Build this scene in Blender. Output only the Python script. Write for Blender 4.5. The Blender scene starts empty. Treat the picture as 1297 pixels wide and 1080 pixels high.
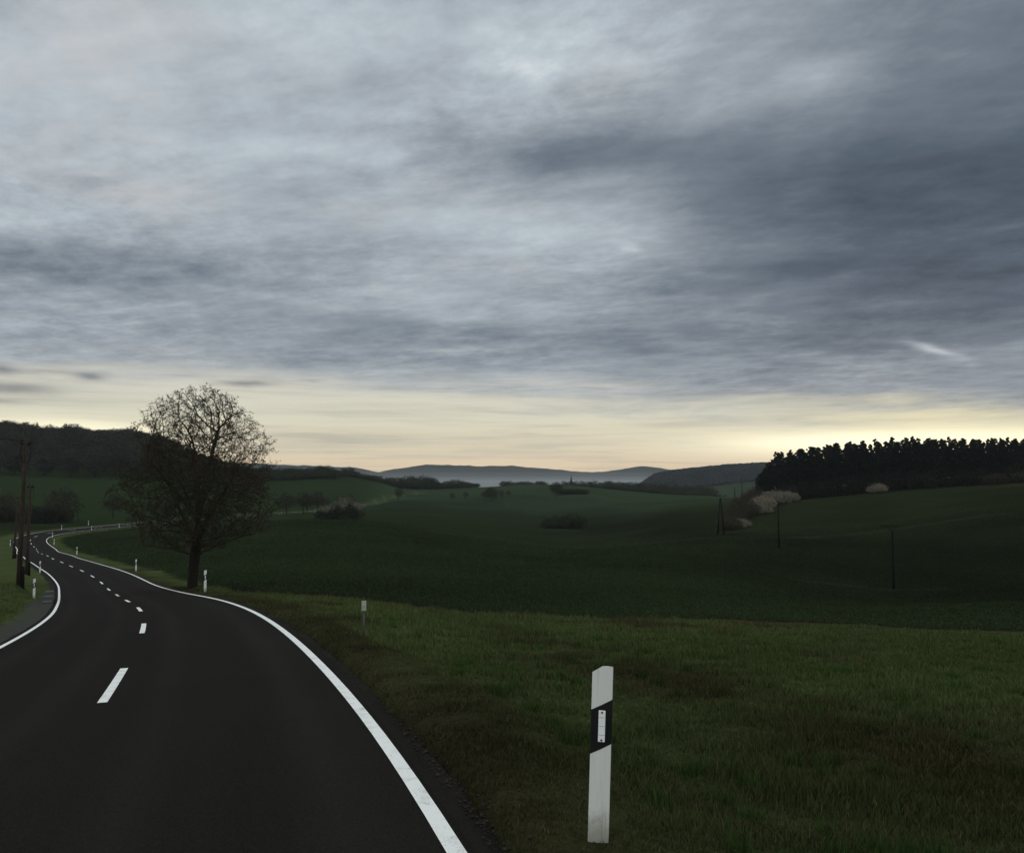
import bpy, bmesh, math, random
import numpy as np
from mathutils import Vector, Matrix
random.seed(7); RNG = np.random.default_rng(7)
S = bpy.context.scene
COL = S.collection
rad = math.radians

# ------------------------------------------------------------------ camera
# eye of the photographer is the origin; x right, y ahead, z up, metres
FPX, PW, PH, HZ = 1100.0, 1297.0, 1080.0, 598.0
PITCH = math.atan((HZ - PH / 2) / FPX)
cam_d = bpy.data.cameras.new('camera')
cam = bpy.data.objects.new('camera', cam_d); COL.objects.link(cam)
cam.location = (0, 0, 0)
cam.rotation_euler = (math.pi / 2 + PITCH, 0, 0)
cam_d.sensor_width = 36; cam_d.lens = FPX / PW * 36
cam_d.clip_start = 0.05; cam_d.clip_end = 60000
S.camera = cam

S.view_settings.view_transform = 'Standard'
try: S.view_settings.look = 'None'
except Exception: pass
S.view_settings.exposure = 0.0; S.view_settings.gamma = 1.0
S.view_settings.use_curve_mapping = False
S.render.engine = 'CYCLES'
S.cycles.use_denoising = True
S.cycles.max_bounces = 5; S.cycles.diffuse_bounces = 2; S.cycles.glossy_bounces = 2
S.cycles.volume_bounces = 1; S.cycles.transparent_max_bounces = 8
S.cycles.use_adaptive_sampling = True; S.cycles.adaptive_threshold = 0.01

def lin(r, g, b):
    f = lambda c: (c / 255 / 12.92) if c / 255 <= 0.04045 else ((c / 255 + 0.055) / 1.055) ** 2.4
    return (f(r), f(g), f(b), 1.0)
def azel(px, py):
    """direction (azimuth, elevation) of a far point"""
    dx, dy, dz = px - PW / 2, FPX, PH / 2 - py
    c, s = math.cos(PITCH), math.sin(PITCH)
    y, z = dy * c - dz * s, dy * s + dz * c
    return math.atan2(dx, y), math.atan2(z, math.hypot(dx, y))

# ------------------------------------------------------------------ sky
SUN_AZ, SUN_EL = azel(1120, 560)[0], rad(3.0)
world = bpy.data.worlds.new('World'); S.world = world
world.use_nodes = True
NT = world.node_tree; NT.nodes.clear()
class G:
    """small wrapper to chain math nodes"""
    def __init__(s, nt): s.nt = nt
    def n(s, t, **k):
        o = s.nt.nodes.new(t)
        for a, v in k.items(): setattr(o, a, v)
        return o
    def put(s, sock, v):
        if isinstance(v, (int, float, tuple)): sock.default_value = v
        else: s.nt.links.new(v, sock)
    def m(s, op, a, b=None, c=None, clamp=False):
        o = s.n('ShaderNodeMath', operation=op); o.use_clamp = clamp
        s.put(o.inputs[0], a)
        if b is not None: s.put(o.inputs[1], b)
        if c is not None: s.put(o.inputs[2], c)
        return o.outputs[0]
    def noise(s, vec, scale, detail=4, rough=.55, dist=0):
        o = s.n('ShaderNodeTexNoise'); s.put(o.inputs['Vector'], vec)
        o.inputs['Scale'].default_value = scale; o.inputs['Detail'].default_value = detail
        o.inputs['Roughness'].default_value = rough; o.inputs['Distortion'].default_value = dist
        return o.outputs[0]
    def xyz(s, a, b, c):
        o = s.n('ShaderNodeCombineXYZ')
        for i, v in enumerate((a, b, c)): s.put(o.inputs[i], v)
        return o.outputs[0]
    def mapr(s, v, a, b, c, d, smooth=True):
        o = s.n('ShaderNodeMapRange'); o.interpolation_type = 'SMOOTHSTEP' if smooth else 'LINEAR'
        s.put(o.inputs[0], v)
        for i, q in enumerate((a, b, c, d)): s.put(o.inputs[i + 1], q)
        return o.outputs[0]
    def ramp(s, v, stops, interp='LINEAR'):
        o = s.n('ShaderNodeValToRGB'); s.put(o.inputs[0], v)
        e = o.color_ramp.elements; o.color_ramp.interpolation = interp
        while len(e) < len(stops): e.new(.5)
        for i, (p, c) in enumerate(stops): e[i].position = p; e[i].color = c
        return o.outputs[0]
    def mix(s, f, a, b, blend='MIX'):
        o = s.n('ShaderNodeMix'); o.data_type = 'RGBA'; o.blend_type = blend
        s.put(o.inputs[0], f); s.put(o.inputs[6], a); s.put(o.inputs[7], b)
        return o.outputs[2]
def build_sky():
    g = G(NT)
    tc = g.n('ShaderNodeTexCoord'); sep = g.n('ShaderNodeSeparateXYZ')
    NT.links.new(tc.outputs['Generated'], sep.inputs[0])
    X, Y, Z = sep.outputs
    az = g.m('ARCTAN2', X, Y); el = g.m('ARCSINE', Z)
    zz = g.m('ADD', g.m('MAXIMUM', Z, 0.0), 0.10)
    P = g.xyz(g.m('DIVIDE', X, zz), g.m('DIVIDE', Y, zz), 0.0)
    n_big = g.noise(P, .55, 3, .5)
    n_mid = g.noise(g.xyz(g.m('MULTIPLY', g.m('DIVIDE', X, zz), .55), g.m('MULTIPLY_ADD', g.m('DIVIDE', X, zz), .16, g.m('DIVIDE', Y, zz)), 3.1), 2.4, 7, .6, .15)
    n_mot = g.noise(g.xyz(g.m('MULTIPLY', g.m('DIVIDE', X, zz), 1.05), g.m('MULTIPLY_ADD', g.m('DIVIDE', X, zz), .25, g.m('DIVIDE', Y, zz)), 11.), 5.5, 8, .68, .1)
    pat = g.mapr(g.noise(P, .9, 3, .5), .40, .62, .5, 1)
    n_fin = g.noise(g.xyz(g.m('MULTIPLY', g.m('DIVIDE', X, zz), .5), g.m('MULTIPLY_ADD', g.m('DIVIDE', X, zz), .2, g.m('DIVIDE', Y, zz)), 7.7), 8.0, 6, .6, .3)
    w1 = g.noise(P, 1.6, 3, .5); w2 = g.noise(g.xyz(g.m('DIVIDE', Y, zz), g.m('DIVIDE', X, zz), 5.), 1.6, 3, .5)
    azw = g.m('MULTIPLY_ADD', g.m('SUBTRACT', w1, .5), .16, az)
    elw = g.m('MULTIPLY_ADD', g.m('SUBTRACT', w2, .5), .07, el)
    def blob(px, py, sx, sy, amp, tilt=0, a=azw, e=elw):
        ca, ce = azel(px, py); sx /= FPX; sy /= FPX
        da = g.m('SUBTRACT', a, ca); de = g.m('SUBTRACT', e, ce)
        if tilt: de = g.m('MULTIPLY_ADD', da, tilt, de)
        da = g.m('MULTIPLY', da, 1 / sx); de = g.m('MULTIPLY', de, 1 / sy)
        q = g.m('MULTIPLY_ADD', da, da, g.m('MULTIPLY', de, de))
        return g.m('MULTIPLY', g.m('EXPONENT', g.m('MULTIPLY', q, -1.0)), amp)
    t = g.m('MULTIPLY_ADD', g.m('SUBTRACT', n_big, .5), .16, .61)
    t = g.m('MULTIPLY_ADD', g.m('SUBTRACT', n_mid, .5), .38, t)
    t = g.m('MULTIPLY_ADD', g.m('SUBTRACT', n_fin, .5), .20, t)
    t = g.m('MULTIPLY_ADD', g.m('MULTIPLY', g.m('SUBTRACT', n_mot, .48), pat), .52, t)
    for b in [(250, 30, 420, 130, .14), (640, 95, 150, 60, .09), (610, 60, 40, 22, .05), (680, 90, 60, 18, .06), (800, 320, 16, 6, .12), (805, 75, 60, 14, .08), (630, 370, 200, 30, .07), (800, 70, 120, 40, .08), (1330, 120, 300, 250, -.31),
              (1230, 300, 260, 110, -.20), (740, 192, 190, 30, -.22), (980, 240, 240, 50, -.20), (690, 285, 170, 40, .10),
              (1040, 92, 60, 22, .14), (1030, 248, 45, 16, .12), (930, 355, 230, 26, -.20), (120, 335, 240, 26, -.14),
              (330, 400, 300, 20, -.08), (250, 360, 330, 12, -.06), (600, 455, 420, 16, -.05), (120, 440, 200, 12, -.06), (760, 425, 420, 30, -.10), (1180, 400, 240, 45, -.10), (180, 200, 260, 70, .06),
              (500, 150, 60, 12, .05), (330, 185, 90, 14, .08), (60, 285, 120, 14, .06), (560, 300, 260, 30, .05)]:
        t = g.m('ADD', t, blob(*b))
    t = g.m('ADD', t, blob(1182, 443, 30, 6, .30, tilt=.42, a=g.m('MULTIPLY_ADD', g.m('SUBTRACT', w1, .5), .05, az), e=g.m('MULTIPLY_ADD', g.m('SUBTRACT', w2, .5), .025, el)))
    grey = g.ramp(t, [(0, lin(58, 68, 80)), (.2, lin(78, 89, 102)), (.4, lin(104, 114, 125)), (.6, lin(141, 149, 157)),
                      (.8, lin(175, 184, 191)), (1, lin(218, 224, 222))])
    grey = g.mix(g.m('MULTIPLY', g.mapr(w1, .5, .75, 0, .5), g.mapr(t, .5, .8, 0, 1)), grey, lin(186, 181, 178))
    # overcast lid ends a few degrees above the skyline: warm light below it
    n_band = g.noise(g.xyz(g.m('MULTIPLY', az, 5.0), g.m('MULTIPLY', el, 40.0), 2.0), 1.0, 6, .6, .4)
    n_b2 = g.noise(g.xyz(g.m('MULTIPLY', az, 4.0), g.m('MULTIPLY', el, 85.0), 9.0), 1.6, 5, .6, .3)
    edge = g.m('MAXIMUM', g.m('MINIMUM', g.m('MULTIPLY_ADD', az, -.075, .0965), .119), .070)
    low = g.m('ADD', g.m('SUBTRACT', edge, el), g.m('MULTIPLY', g.m('SUBTRACT', n_band, .5), .095))
    warmf = g.mapr(low, -.024, .030, 0, 1)
    cream = g.ramp(g.m('MULTIPLY', el, 8.0), [(0, lin(222, 196, 160)), (.22, lin(216, 203, 172)), (.5, lin(204, 201, 180)), (.8, lin(196, 194, 182)), (1, lin(160, 166, 168))])
    cream = g.mix(g.mapr(n_b2, .42, .72, 0, .5), cream, lin(168, 164, 150))
    cream = g.mix(g.m('MULTIPLY', g.mapr(az, .22, .45, 0, .5), 1.0), cream, lin(226, 216, 170))
    col = g.mix(warmf, grey, cream)
    w3 = g.noise(g.xyz(g.m('MULTIPLY', az, 30.0), g.m('MULTIPLY', el, 90.0), 4.0), 1.0, 3, .5)
    ez = g.m('MULTIPLY_ADD', g.m('SUBTRACT', w3, .5), .006, el)
    dk = None
    for b in [(312, 486, 34, 3.6, .8), (114, 477, 15, 4.5, .8), (18, 492, 48, 8, .75), (2, 468, 16, 6, .7), (60, 470, 50, 3, .3), (-20, 508, 40, 3.5, .5), (395, 482, 16, 2, .3), (790, 558, 190, 5, .16), (420, 556, 130, 9, .22)]:
        v = blob(*b, a=az, e=ez); dk = v if dk is None else g.m('ADD', dk, v)
    col = g.mix(g.m('MULTIPLY', dk, 1.0, clamp=True), col, lin(108, 112, 118))
    glow = g.m('ADD', blob(1170, 556, 230, 13, .62, a=az, e=el), g.m('ADD', blob(1015, 568, 110, 14, .30, a=az, e=el), blob(90, 545, 120, 14, .45, a=az, e=el)))
    col = g.mix(g.m('MINIMUM', glow, 1.0), col, (1.42, 1.32, .92, 1.0))
    dn = g.mapr(el, -.02, -.002, 0, 1)
    col = g.mix(dn, lin(120, 122, 120), col)
    unseen_boost = g.m('MAXIMUM', g.mapr(el, rad(30), rad(55), 0, 1), g.mapr(g.m('ABSOLUTE', az), rad(42), rad(80), 0, 1))  # added brightness in the unseen sky overhead and behind, to light the ground
    vm = g.n('ShaderNodeVectorMath', operation='SCALE'); col = g.mix(unseen_boost, col, g.mix(1.0, col, (1.045, 1.0, .93, 1.0), 'MULTIPLY')); g.put(vm.inputs[0], col); g.put(vm.inputs['Scale'], g.m('MULTIPLY', dn, g.m('MULTIPLY_ADD', unseen_boost, 1.25, 1.21))); col = vm.outputs[0]
    sky = g.n('ShaderNodeTexSky'); sky.sky_type = 'NISHITA'; sky.sun_disc = False
    sky.sun_elevation = SUN_EL; sky.sun_rotation = SUN_AZ
    b1 = g.n('ShaderNodeBackground'); NT.links.new(sky.outputs[0], b1.inputs[0]); b1.inputs[1].default_value = .06
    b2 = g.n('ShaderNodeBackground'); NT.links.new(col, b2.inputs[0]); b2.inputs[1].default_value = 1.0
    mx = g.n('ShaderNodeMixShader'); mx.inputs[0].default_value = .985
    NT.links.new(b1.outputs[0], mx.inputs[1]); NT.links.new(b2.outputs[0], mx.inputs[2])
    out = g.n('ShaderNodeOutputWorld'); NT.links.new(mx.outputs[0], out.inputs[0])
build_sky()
try:
    world.cycles.sampling_method = 'MANUAL'; world.cycles.sample_map_resolution = 512
except Exception: pass

sun_d = bpy.data.lights.new('sun', 'SUN'); sun = bpy.data.objects.new('sun', sun_d); COL.objects.link(sun)
sun_d.energy = 0.5; sun_d.angle = rad(15); sun_d.color = (1.0, .9, .76)
d = Vector((math.sin(SUN_AZ) * math.cos(SUN_EL), math.cos(SUN_AZ) * math.cos(SUN_EL), math.sin(SUN_EL)))
sun.rotation_euler = (-d).to_track_quat('-Z', 'Y').to_euler()

# ------------------------------------------------------------------ helpers
def tag(o, label=None, cat=None, group=None, kind=None):
    if label: o['label'] = label
    if cat: o['category'] = cat
    if group: o['group'] = group
    if kind: o['kind'] = kind
    return o
def empty(name, loc, rz=0.0, sc=1.0):
    o = bpy.data.objects.new(name, None); COL.objects.link(o)
    o.empty_display_size = .3
    o.location = loc; o.rotation_euler = (0, 0, rz); o.scale = (sc,) * 3 if isinstance(sc, (int, float)) else sc
    return o
def mesh_np(name, V, F, mats, parent=None, smooth=False, cols=None, mi=None):
    """V (n,3); F array (m,k) or list of arrays of faces"""
    me = bpy.data.meshes.new(name)
    Fs = F if isinstance(F, list) else [F]
    Fs = [np.asarray(f, dtype=np.int32) for f in Fs if len(f)]
    V = np.asarray(V, dtype=np.float32)
    me.vertices.add(len(V)); me.vertices.foreach_set('co', V.ravel())
    nl = sum(f.size for f in Fs); npoly = sum(len(f) for f in Fs)
    me.loops.add(nl); me.loops.foreach_set('vertex_index', np.concatenate([f.ravel() for f in Fs]))
    me.polygons.add(npoly)
    starts, tot, p = [], [], 0
    for f in Fs:
        k = f.shape[1]; starts.append(p + np.arange(len(f)) * k); tot.append(np.full(len(f), k)); p += f.size
    me.polygons.foreach_set('loop_start', np.concatenate(starts).astype(np.int32))
    me.polygons.foreach_set('loop_total', np.concatenate(tot).astype(np.int32))
    if smooth: me.polygons.foreach_set('use_smooth', np.ones(npoly, dtype=bool))
    if mi is not None: me.polygons.foreach_set('material_index', np.asarray(mi, dtype=np.int32))
    me.update(calc_edges=True); me.validate()
    if cols is not None:
        a = me.color_attributes.new('tint', 'FLOAT_COLOR', 'POINT')
        c = np.ones((len(V), 4), dtype=np.float32); c[:, :3] = cols
        a.data.foreach_set('color', c.ravel())
    for m in (mats if isinstance(mats, (list, tuple)) else [mats]): me.materials.append(m)
    o = bpy.data.objects.new(name, me); COL.objects.link(o)
    if parent: o.parent = parent
    return o
def copy_tree(o, parent=None):
    c = o.copy(); COL.objects.link(c)
    if parent: c.parent = parent
    for ch in list(o.children): copy_tree(ch, c)
    return c
class MB:
    """collects simple solids into ONE mesh"""
    def __init__(s): s.bm = bmesh.new()
    def box(s, c, size, rot=None, bev=0):
        M = Matrix.Translation(c) @ (rot.to_4x4() if rot else Matrix.Identity(4)) @ Matrix.Diagonal((*size, 1))
        r = bmesh.ops.create_cube(s.bm, size=1, matrix=M)
        if bev:
            es = list({e for v in r['verts'] for e in v.link_edges})
            bmesh.ops.bevel(s.bm, geom=es, offset=bev, segments=2, affect='EDGES', profile=.6)
    def tube(s, pts, rs, n=8, cap=True):
        rings = []
        pts = [Vector(p) for p in pts]
        if isinstance(rs, (int, float)): rs = [rs] * len(pts)
        for i, p in enumerate(pts):
            t = (pts[min(i + 1, len(pts) - 1)] - pts[max(i - 1, 0)]).normalized()
            a = t.cross(Vector((0, 0, 1)) if abs(t.z) < .9 else Vector((1, 0, 0))).normalized(); b = t.cross(a)
            rings.append([s.bm.verts.new(p + (a * math.cos(6.28318 * k / n) + b * math.sin(6.28318 * k / n)) * rs[i]) for k in range(n)])
        for A, B in zip(rings, rings[1:]):
            for k in range(n): s.bm.faces.new((A[k], A[(k + 1) % n], B[(k + 1) % n], B[k]))
        if cap:
            s.bm.faces.new(rings[0][::-1]); s.bm.faces.new(rings[-1])
    def prism(s, poly, z0, z1, matrix=None):
        """poly [(x,y)], z0/z1 numbers or functions of (x,y)"""
        f0 = z0 if callable(z0) else (lambda x, y: z0); f1 = z1 if callable(z1) else (lambda x, y: z1)
        A = [s.bm.verts.new((x, y, f0(x, y))) for x, y in poly]; B = [s.bm.verts.new((x, y, f1(x, y))) for x, y in poly]
        n = len(poly)
        for k in range(n): s.bm.faces.new((A[k], A[(k + 1) % n], B[(k + 1) % n], B[k]))
        s.bm.faces.new(A[::-1]); s.bm.faces.new(B)
        if matrix: bmesh.ops.transform(s.bm, matrix=matrix, verts=A + B)
    def build(s, name, m, parent=None, smooth=False):
        bmesh.ops.recalc_face_normals(s.bm, faces=s.bm.faces[:])
        me = bpy.data.meshes.new(name); s.bm.to_mesh(me); s.bm.free()
        if smooth:
            for p in me.polygons: p.use_smooth = True
        me.materials.append(m); o = bpy.data.objects.new(name, me); COL.objects.link(o)
        if parent: o.parent = parent
        return o
_T = np.random.default_rng(3).random((512, 512))
def vnoise(x, y):
    xi = np.floor(x).astype(int); yi = np.floor(y).astype(int); fx = x - xi; fy = y - yi
    fx = fx * fx * (3 - 2 * fx); fy = fy * fy * (3 - 2 * fy)
    a = _T[xi % 512, yi % 512]; b = _T[(xi + 1) % 512, yi % 512]; c = _T[xi % 512, (yi + 1) % 512]; d = _T[(xi + 1) % 512, (yi + 1) % 512]
    return (a * (1 - fx) + b * fx) * (1 - fy) + (c * (1 - fx) + d * fx) * fy
def fbm(x, y, s=1.0, o=4):
    x = np.asarray(x, float) / s; y = np.asarray(y, float) / s; v = 0; a = .5
    for i in range(o): v = v + a * vnoise(x + 17.3 * i, y + 5.1 * i); x = x * 2.03; y = y * 2.03; a *= .5
    return v / (1 - .5 ** o)
def smooth(a, b, x):
    t = np.clip((np.asarray(x, float) - a) / (b - a), 0, 1); return t * t * (3 - 2 * t)

# materials -----------------------------------------------------------------
def new_mat(name):
    m = bpy.data.materials.new(name); m.use_nodes = True
    b = m.node_tree.nodes['Principled BSDF']; b.inputs['Specular IOR Level'].default_value = .25
    return m, G(m.node_tree), b
def mat_simple(name, c1, c2=None, scale=8, rough=.7, bump=.0, spec=.25, bscale=None, metal=0):
    m, g, b = new_mat(name); tc = g.n('ShaderNodeTexCoord').outputs['Object']
    c1 = (*c1, 1.); c2 = (*(c2 or c1[:3]), 1.)
    nz = g.noise(tc, scale, 5, .6)
    g.put(b.inputs['Base Color'], g.mix(g.mapr(nz, .35, .68, 0, 1), c1, c2))
    b.inputs['Roughness'].default_value = rough; b.inputs['Specular IOR Level'].default_value = spec
    b.inputs['Metallic'].default_value = metal
    if bump:
        bp = g.n('ShaderNodeBump'); bp.inputs['Strength'].default_value = bump; bp.inputs['Distance'].default_value = .01
        g.put(bp.inputs['Height'], g.noise(tc, bscale or scale * 4, 4, .6)); g.put(b.inputs['Normal'], bp.outputs[0])
    return m
def mat_foliage(name, c1, c2, tint=False, trans=.25):
    """leaf-sized faces: colour varies from clump to clump and from tree to tree"""
    m, g, b = new_mat(name); tc = g.n('ShaderNodeTexCoord').outputs['Object']
    oi = g.n('ShaderNodeObjectInfo')
    nz = g.noise(tc, 1.3, 4, .65)
    col = g.mix(g.mapr(nz, .35, .65, 0, 1), (*c1, 1.), (*c2, 1.))
    col = g.mix(1.0, col, g.mix(oi.outputs['Random'], (.75, .78, .8, 1.), (1.2, 1.15, 1.1, 1.)), 'MULTIPLY')
    if tint:
        at = g.n('ShaderNodeAttribute'); at.attribute_name = 'tint'; col = g.mix(1.0, col, at.outputs['Color'], 'MULTIPLY')
    g.put(b.inputs['Base Color'], col); b.inputs['Roughness'].default_value = .8; b.inputs['Specular IOR Level'].default_value = .1
    return m

# ------------------------------------------------------------------ terrain
ROAD = np.array([[-0.66,-5.08,-1.87,0.01],
[-3.11,4.8,-2.45,0.01],
[-6.35,14.44,-3.23,0.03],
[-10.,23.91,-4.13,0.04],
[-14.14,33.18,-5.12,0.04],
[-18.64,42.27,-6.17,0.04],
[-23.21,51.33,-7.16,0.04],
[-27.88,60.35,-8.02,0.04],
[-32.61,69.37,-8.68,0.04],
[-37.64,78.22,-9.22,0.04],
[-42.91,86.95,-9.71,0.02],
[-48.35,95.56,-10.2,0.01],
[-53.8,104.17,-10.65,-0.01],
[-59.38,112.7,-11.08,-0.02],
[-64.55,121.47,-11.53,-0.02],
[-70.12,129.99,-12.08,-0.02],
[-75.5,138.62,-12.69,-0.02],
[-80.13,147.69,-13.28,-0.02],
[-85.12,156.57,-13.76,-0.02],
[-90.49,165.24,-14.06,-0.02],
[-95.88,173.9,-14.16,-0.03],
[-101.15,182.63,-14.12,-0.03],
[-105.26,191.94,-14.02,-0.04],
[-107.09,201.96,-13.95,-0.04],
[-106.7,212.13,-13.98,-0.04],
[-104.57,222.1,-14.05,-0.03]])
ROAD_FAR = np.array([[-96.5,252,-13.9,-.02],[-92.5,270,-13.9,-.02],[-88,290,-14.1,0],[-81.5,315,-14.5,0],[-76.5,335,-15.0,0],[-78.5,400,-16.6,0],[-82,480,-17.6,0],[-70,515,-18.9,0],[-57,543,-20.6,0]])
RW = 2.95
def spline(P, step):
    """Catmull-Rom through P (n,k), resampled about every `step`"""
    out = []
    Q = np.vstack([2 * P[0] - P[1], P, 2 * P[-1] - P[-2]])
    for i in range(1, len(Q) - 2):
        n = max(1, int(round(np.linalg.norm(Q[i + 1, :2] - Q[i, :2]) / step)))
        for k in range(n):
            t = k / n; a, b, c, d = Q[i - 1], Q[i], Q[i + 1], Q[i + 2]
            out.append(.5 * ((2 * b) + (c - a) * t + (2 * a - 5 * b + 4 * c - d) * t * t + (3 * b - a - 3 * c + d) * t ** 3))
    out.append(P[-1]); return np.array(out)
back = np.array([[14.5,-62,0.2,.0],[7.0,-34,-.5,.0],[2.75,-18,-1.1,.01]])
RC = spline(np.vstack([back, ROAD, ROAD_FAR]), .85)          # road centreline: x, y, z, cross slope
for _n, _y in ((15, -999), (15, -999), (37, 112), (37, 112)):   # iron out kinks of the interpolation
    _k = np.hanning(_n); _k /= _k.sum(); _h = _n // 2; _p = np.vstack([2 * RC[:1] - RC[_h:0:-1], RC, 2 * RC[-1:] - RC[-2:-_h - 2:-1]])
    _q = np.stack([np.convolve(_p[:, q], _k, 'valid') for q in range(4)], 1); _w = (np.clip((RC[:, 1:2] - _y) / 12, 0, 1)) if _y > 0 else 1.0
    RC = RC * (1 - _w) + _q * _w
# arc length measured from the node where the first dash starts (ROAD node at y=9.6 or so)
seg = np.linalg.norm(np.diff(RC[:, :3], axis=0), axis=1); ARC = np.concatenate([[0], np.cumsum(seg)])
T2 = np.gradient(RC[:, :2], axis=0); T2 /= np.linalg.norm(T2, axis=1)[:, None]
N2 = np.stack([T2[:, 1], -T2[:, 0]], 1)                       # to the right of the road
def road_pt(i, off, dz=0.0):
    return np.array([RC[i, 0] + N2[i, 0] * off, RC[i, 1] + N2[i, 1] * off, RC[i, 2] + RC[i, 3] * off + dz])
def px2w(px, py, z):  # ground control point: seen in the direction px,py at forward distance z
    c, s = math.cos(PITCH), math.sin(PITCH); dz = PH / 2 - py
    y = FPX * c - dz * s; h = FPX * s + dz * c
    return ((px - PW / 2) / y * z, z, h / y * z)
CP = []
for i in range(0, len(RC), 9):
    if RC[i, 1] > 490: break
    r = math.hypot(RC[i, 0], RC[i, 1])
    CP.append(tuple(RC[i, :3]))
    for off, dz in ((4.6, -.12), (-4.6, -.05)): CP.append(tuple(road_pt(i, off, dz)))
CP += [(.45, 5.4, -2.33), (3, 5, -2.3), (8, 5, -2.35), (16, 4, -2.6), (1.2, 10, -2.95), (6, 10, -2.85), (13, 11, -3.1), (-3.4, 20, -3.95),
       (5, 20, -3.95), (13, 20, -4.25), (22, 20, -4.6), (40, 18, -5), (10, -10, -1.3), (25, -20, -.6), (50, -40, 1), (0, -40, -1), (-30, -40, -1.5),
       (-12, 6, -2.6), (-14, 20, -4.0), (-25, 10, -3.0), (-60, 20, -4), (-80, -60, 0), (80, -80, 3), (-25, 38, -5.9), (-36, 52, -7.6), (-60, 60, -7.0)]
CP += [px2w(*q) for q in [
    (600, 776, 36), (340, 752, 42), (1297, 800, 32), (900, 786, 33.5), (1700, 800, 32),
    (23, 740, 54), (43, 747, 53), (-10, 742, 54), (33, 725, 80), (17, 712, 115), (243, 739, 52),
    (450, 728, 70), (648, 738, 70), (900, 752, 70), (1297, 762, 66),
    (1132, 746, 110), (760, 716, 110), (450, 696, 120), (1500, 744, 100), (300, 690, 120), (200, 690, 140),
    (986, 694, 155), (800, 696, 150), (600, 688, 165), (1230, 690, 150), (1500, 680, 150),
    (913, 677, 190), (1100, 660, 205), (1297, 643, 190), (1500, 630, 200),
    (429, 657, 200), (300, 664, 205), (520, 664, 220), (650, 684, 200), (700, 690, 215), (790, 685, 215),
    (713, 669, 290), (600, 664, 280), (820, 664, 280), (920, 672, 208),
    (960, 650, 250), (1005, 634, 292), (1132, 620, 285), (1230, 615, 270), (1297, 611, 260), (1500, 600, 260),
    (1132, 612, 340), (1297, 600, 340), (1000, 622, 350), (1500, 590, 340), (900, 640, 330), (860, 647, 300),
    (700, 640, 450), (600, 637, 450), (820, 640, 420), (500, 634, 430), (350, 632, 400), (220, 634, 380), (100, 645, 310), (0, 645, 300), (-150, 640, 300),
    (350, 604, 520), (420, 604, 540), (490, 615, 560), (500, 616.5, 590), (545, 630, 500), (540, 622, 560), (560, 619, 600), (605, 617, 640), (500, 612, 700), (430, 604, 700), (560, 616, 700), (660, 614, 640), (720, 614.5, 640), (800, 622, 600), (900, 628, 560), (960, 632, 520),
    (0, 600, 450), (100, 608, 440), (160, 612, 430), (240, 616, 430), (-150, 590, 450), (-400, 590, 420),
    (0, 548, 690), (100, 552, 690), (160, 556, 690), (250, 575, 700), (330, 596, 700), (-200, 540, 700), (-500, 540, 700),
    (-200, 560, 1100), (100, 580, 1100), (330, 615, 1100), (420, 620, 800), (560, 632, 900), (700, 640, 900), (850, 640, 900), (1000, 630, 800),
    (1200, 590, 700), (1500, 575, 700), (1200, 590, 1100), (1600, 560, 1100),
    (648, 632, 2000), (300, 622, 2000), (900, 625, 2000), (-200, 590, 2200), (1500, 570, 2200)]]
for a in range(100, 270, 24): # behind the camera
    for r, h in ((160, 4), (700, 12), (2500, 30)): CP.append((r * math.sin(rad(a)), r * math.cos(rad(a)), h))
for a in range(0, 360, 20):
    for r, h in ((4800, -60), (5600, -60)): CP.append((r * math.sin(rad(a)), r * math.cos(rad(a)), h))
CP = np.array(CP)
def emb(x, y):
    r = np.hypot(x, y) + 1e-9; q = np.log1p(r / 8) / r
    return np.stack([x * q, y * q], -1)
def phi(d2): return .5 * d2 * np.log(d2 + 1e-12)
_E = emb(CP[:, 0], CP[:, 1])
_D = ((_E[:, None] - _E[None]) ** 2).sum(-1); n_ = len(CP)
_A = np.zeros((n_ + 3, n_ + 3)); _A[:n_, :n_] = phi(_D) + np.eye(n_) * 3e-6
_A[:n_, n_] = 1; _A[:n_, n_ + 1:] = _E; _A[n_:, :n_] = _A[:n_, n_:].T
_W = np.linalg.solve(_A, np.concatenate([CP[:, 2], np.zeros(3)]))
def tps(x, y):
    x = np.asarray(x, float).ravel(); y = np.asarray(y, float).ravel(); out = np.empty(len(x))
    for s in range(0, len(x), 20000):
        e = emb(x[s:s + 20000], y[s:s + 20000]); d2 = ((e[:, None] - _E[None]) ** 2).sum(-1)
        out[s:s + 20000] = phi(d2) @ _W[:n_] + _W[n_] + e @ _W[n_ + 1:]
    return out
def road_near(x, y):
    """distance to the centreline, index of nearest station, signed offset"""
    x = np.asarray(x, float).ravel(); y = np.asarray(y, float).ravel()
    dist = np.full(len(x), 1e9); idx = np.zeros(len(x), int)
    m = (x > -150) & (x < 60) & (y > -90) & (y < 640); I = np.where(m)[0]
    for s in range(0, len(I), 20000):
        J = I[s:s + 20000]; d2 = (x[J, None] - RC[None, :, 0]) ** 2 + (y[J, None] - RC[None, :, 1]) ** 2
        k = d2.argmin(1); dist[J] = np.sqrt(d2[np.arange(len(J)), k]); idx[J] = k
    off = (x - RC[idx, 0]) * N2[idx, 0] + (y - RC[idx, 1]) * N2[idx, 1]
    return dist, idx, off
RIDGE_FAR = [(-400, 560), (0, 570), (200, 580), (340, 588), (400, 590), (450, 592), (480, 598), (500, 594), (540, 588), (600, 590), (650, 590), (700, 594), (750, 598.5), (790, 594), (812, 590), (830, 592), (860, 597), (900, 596), (1000, 592), (1300, 585), (1700, 575)]
RIDGE_MID = [(700, 640), (805, 620), (830, 603), (850, 599), (880, 596), (920, 592), (960, 590), (1000, 588), (1100, 584), (1400, 575), (1800, 570)]
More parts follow.
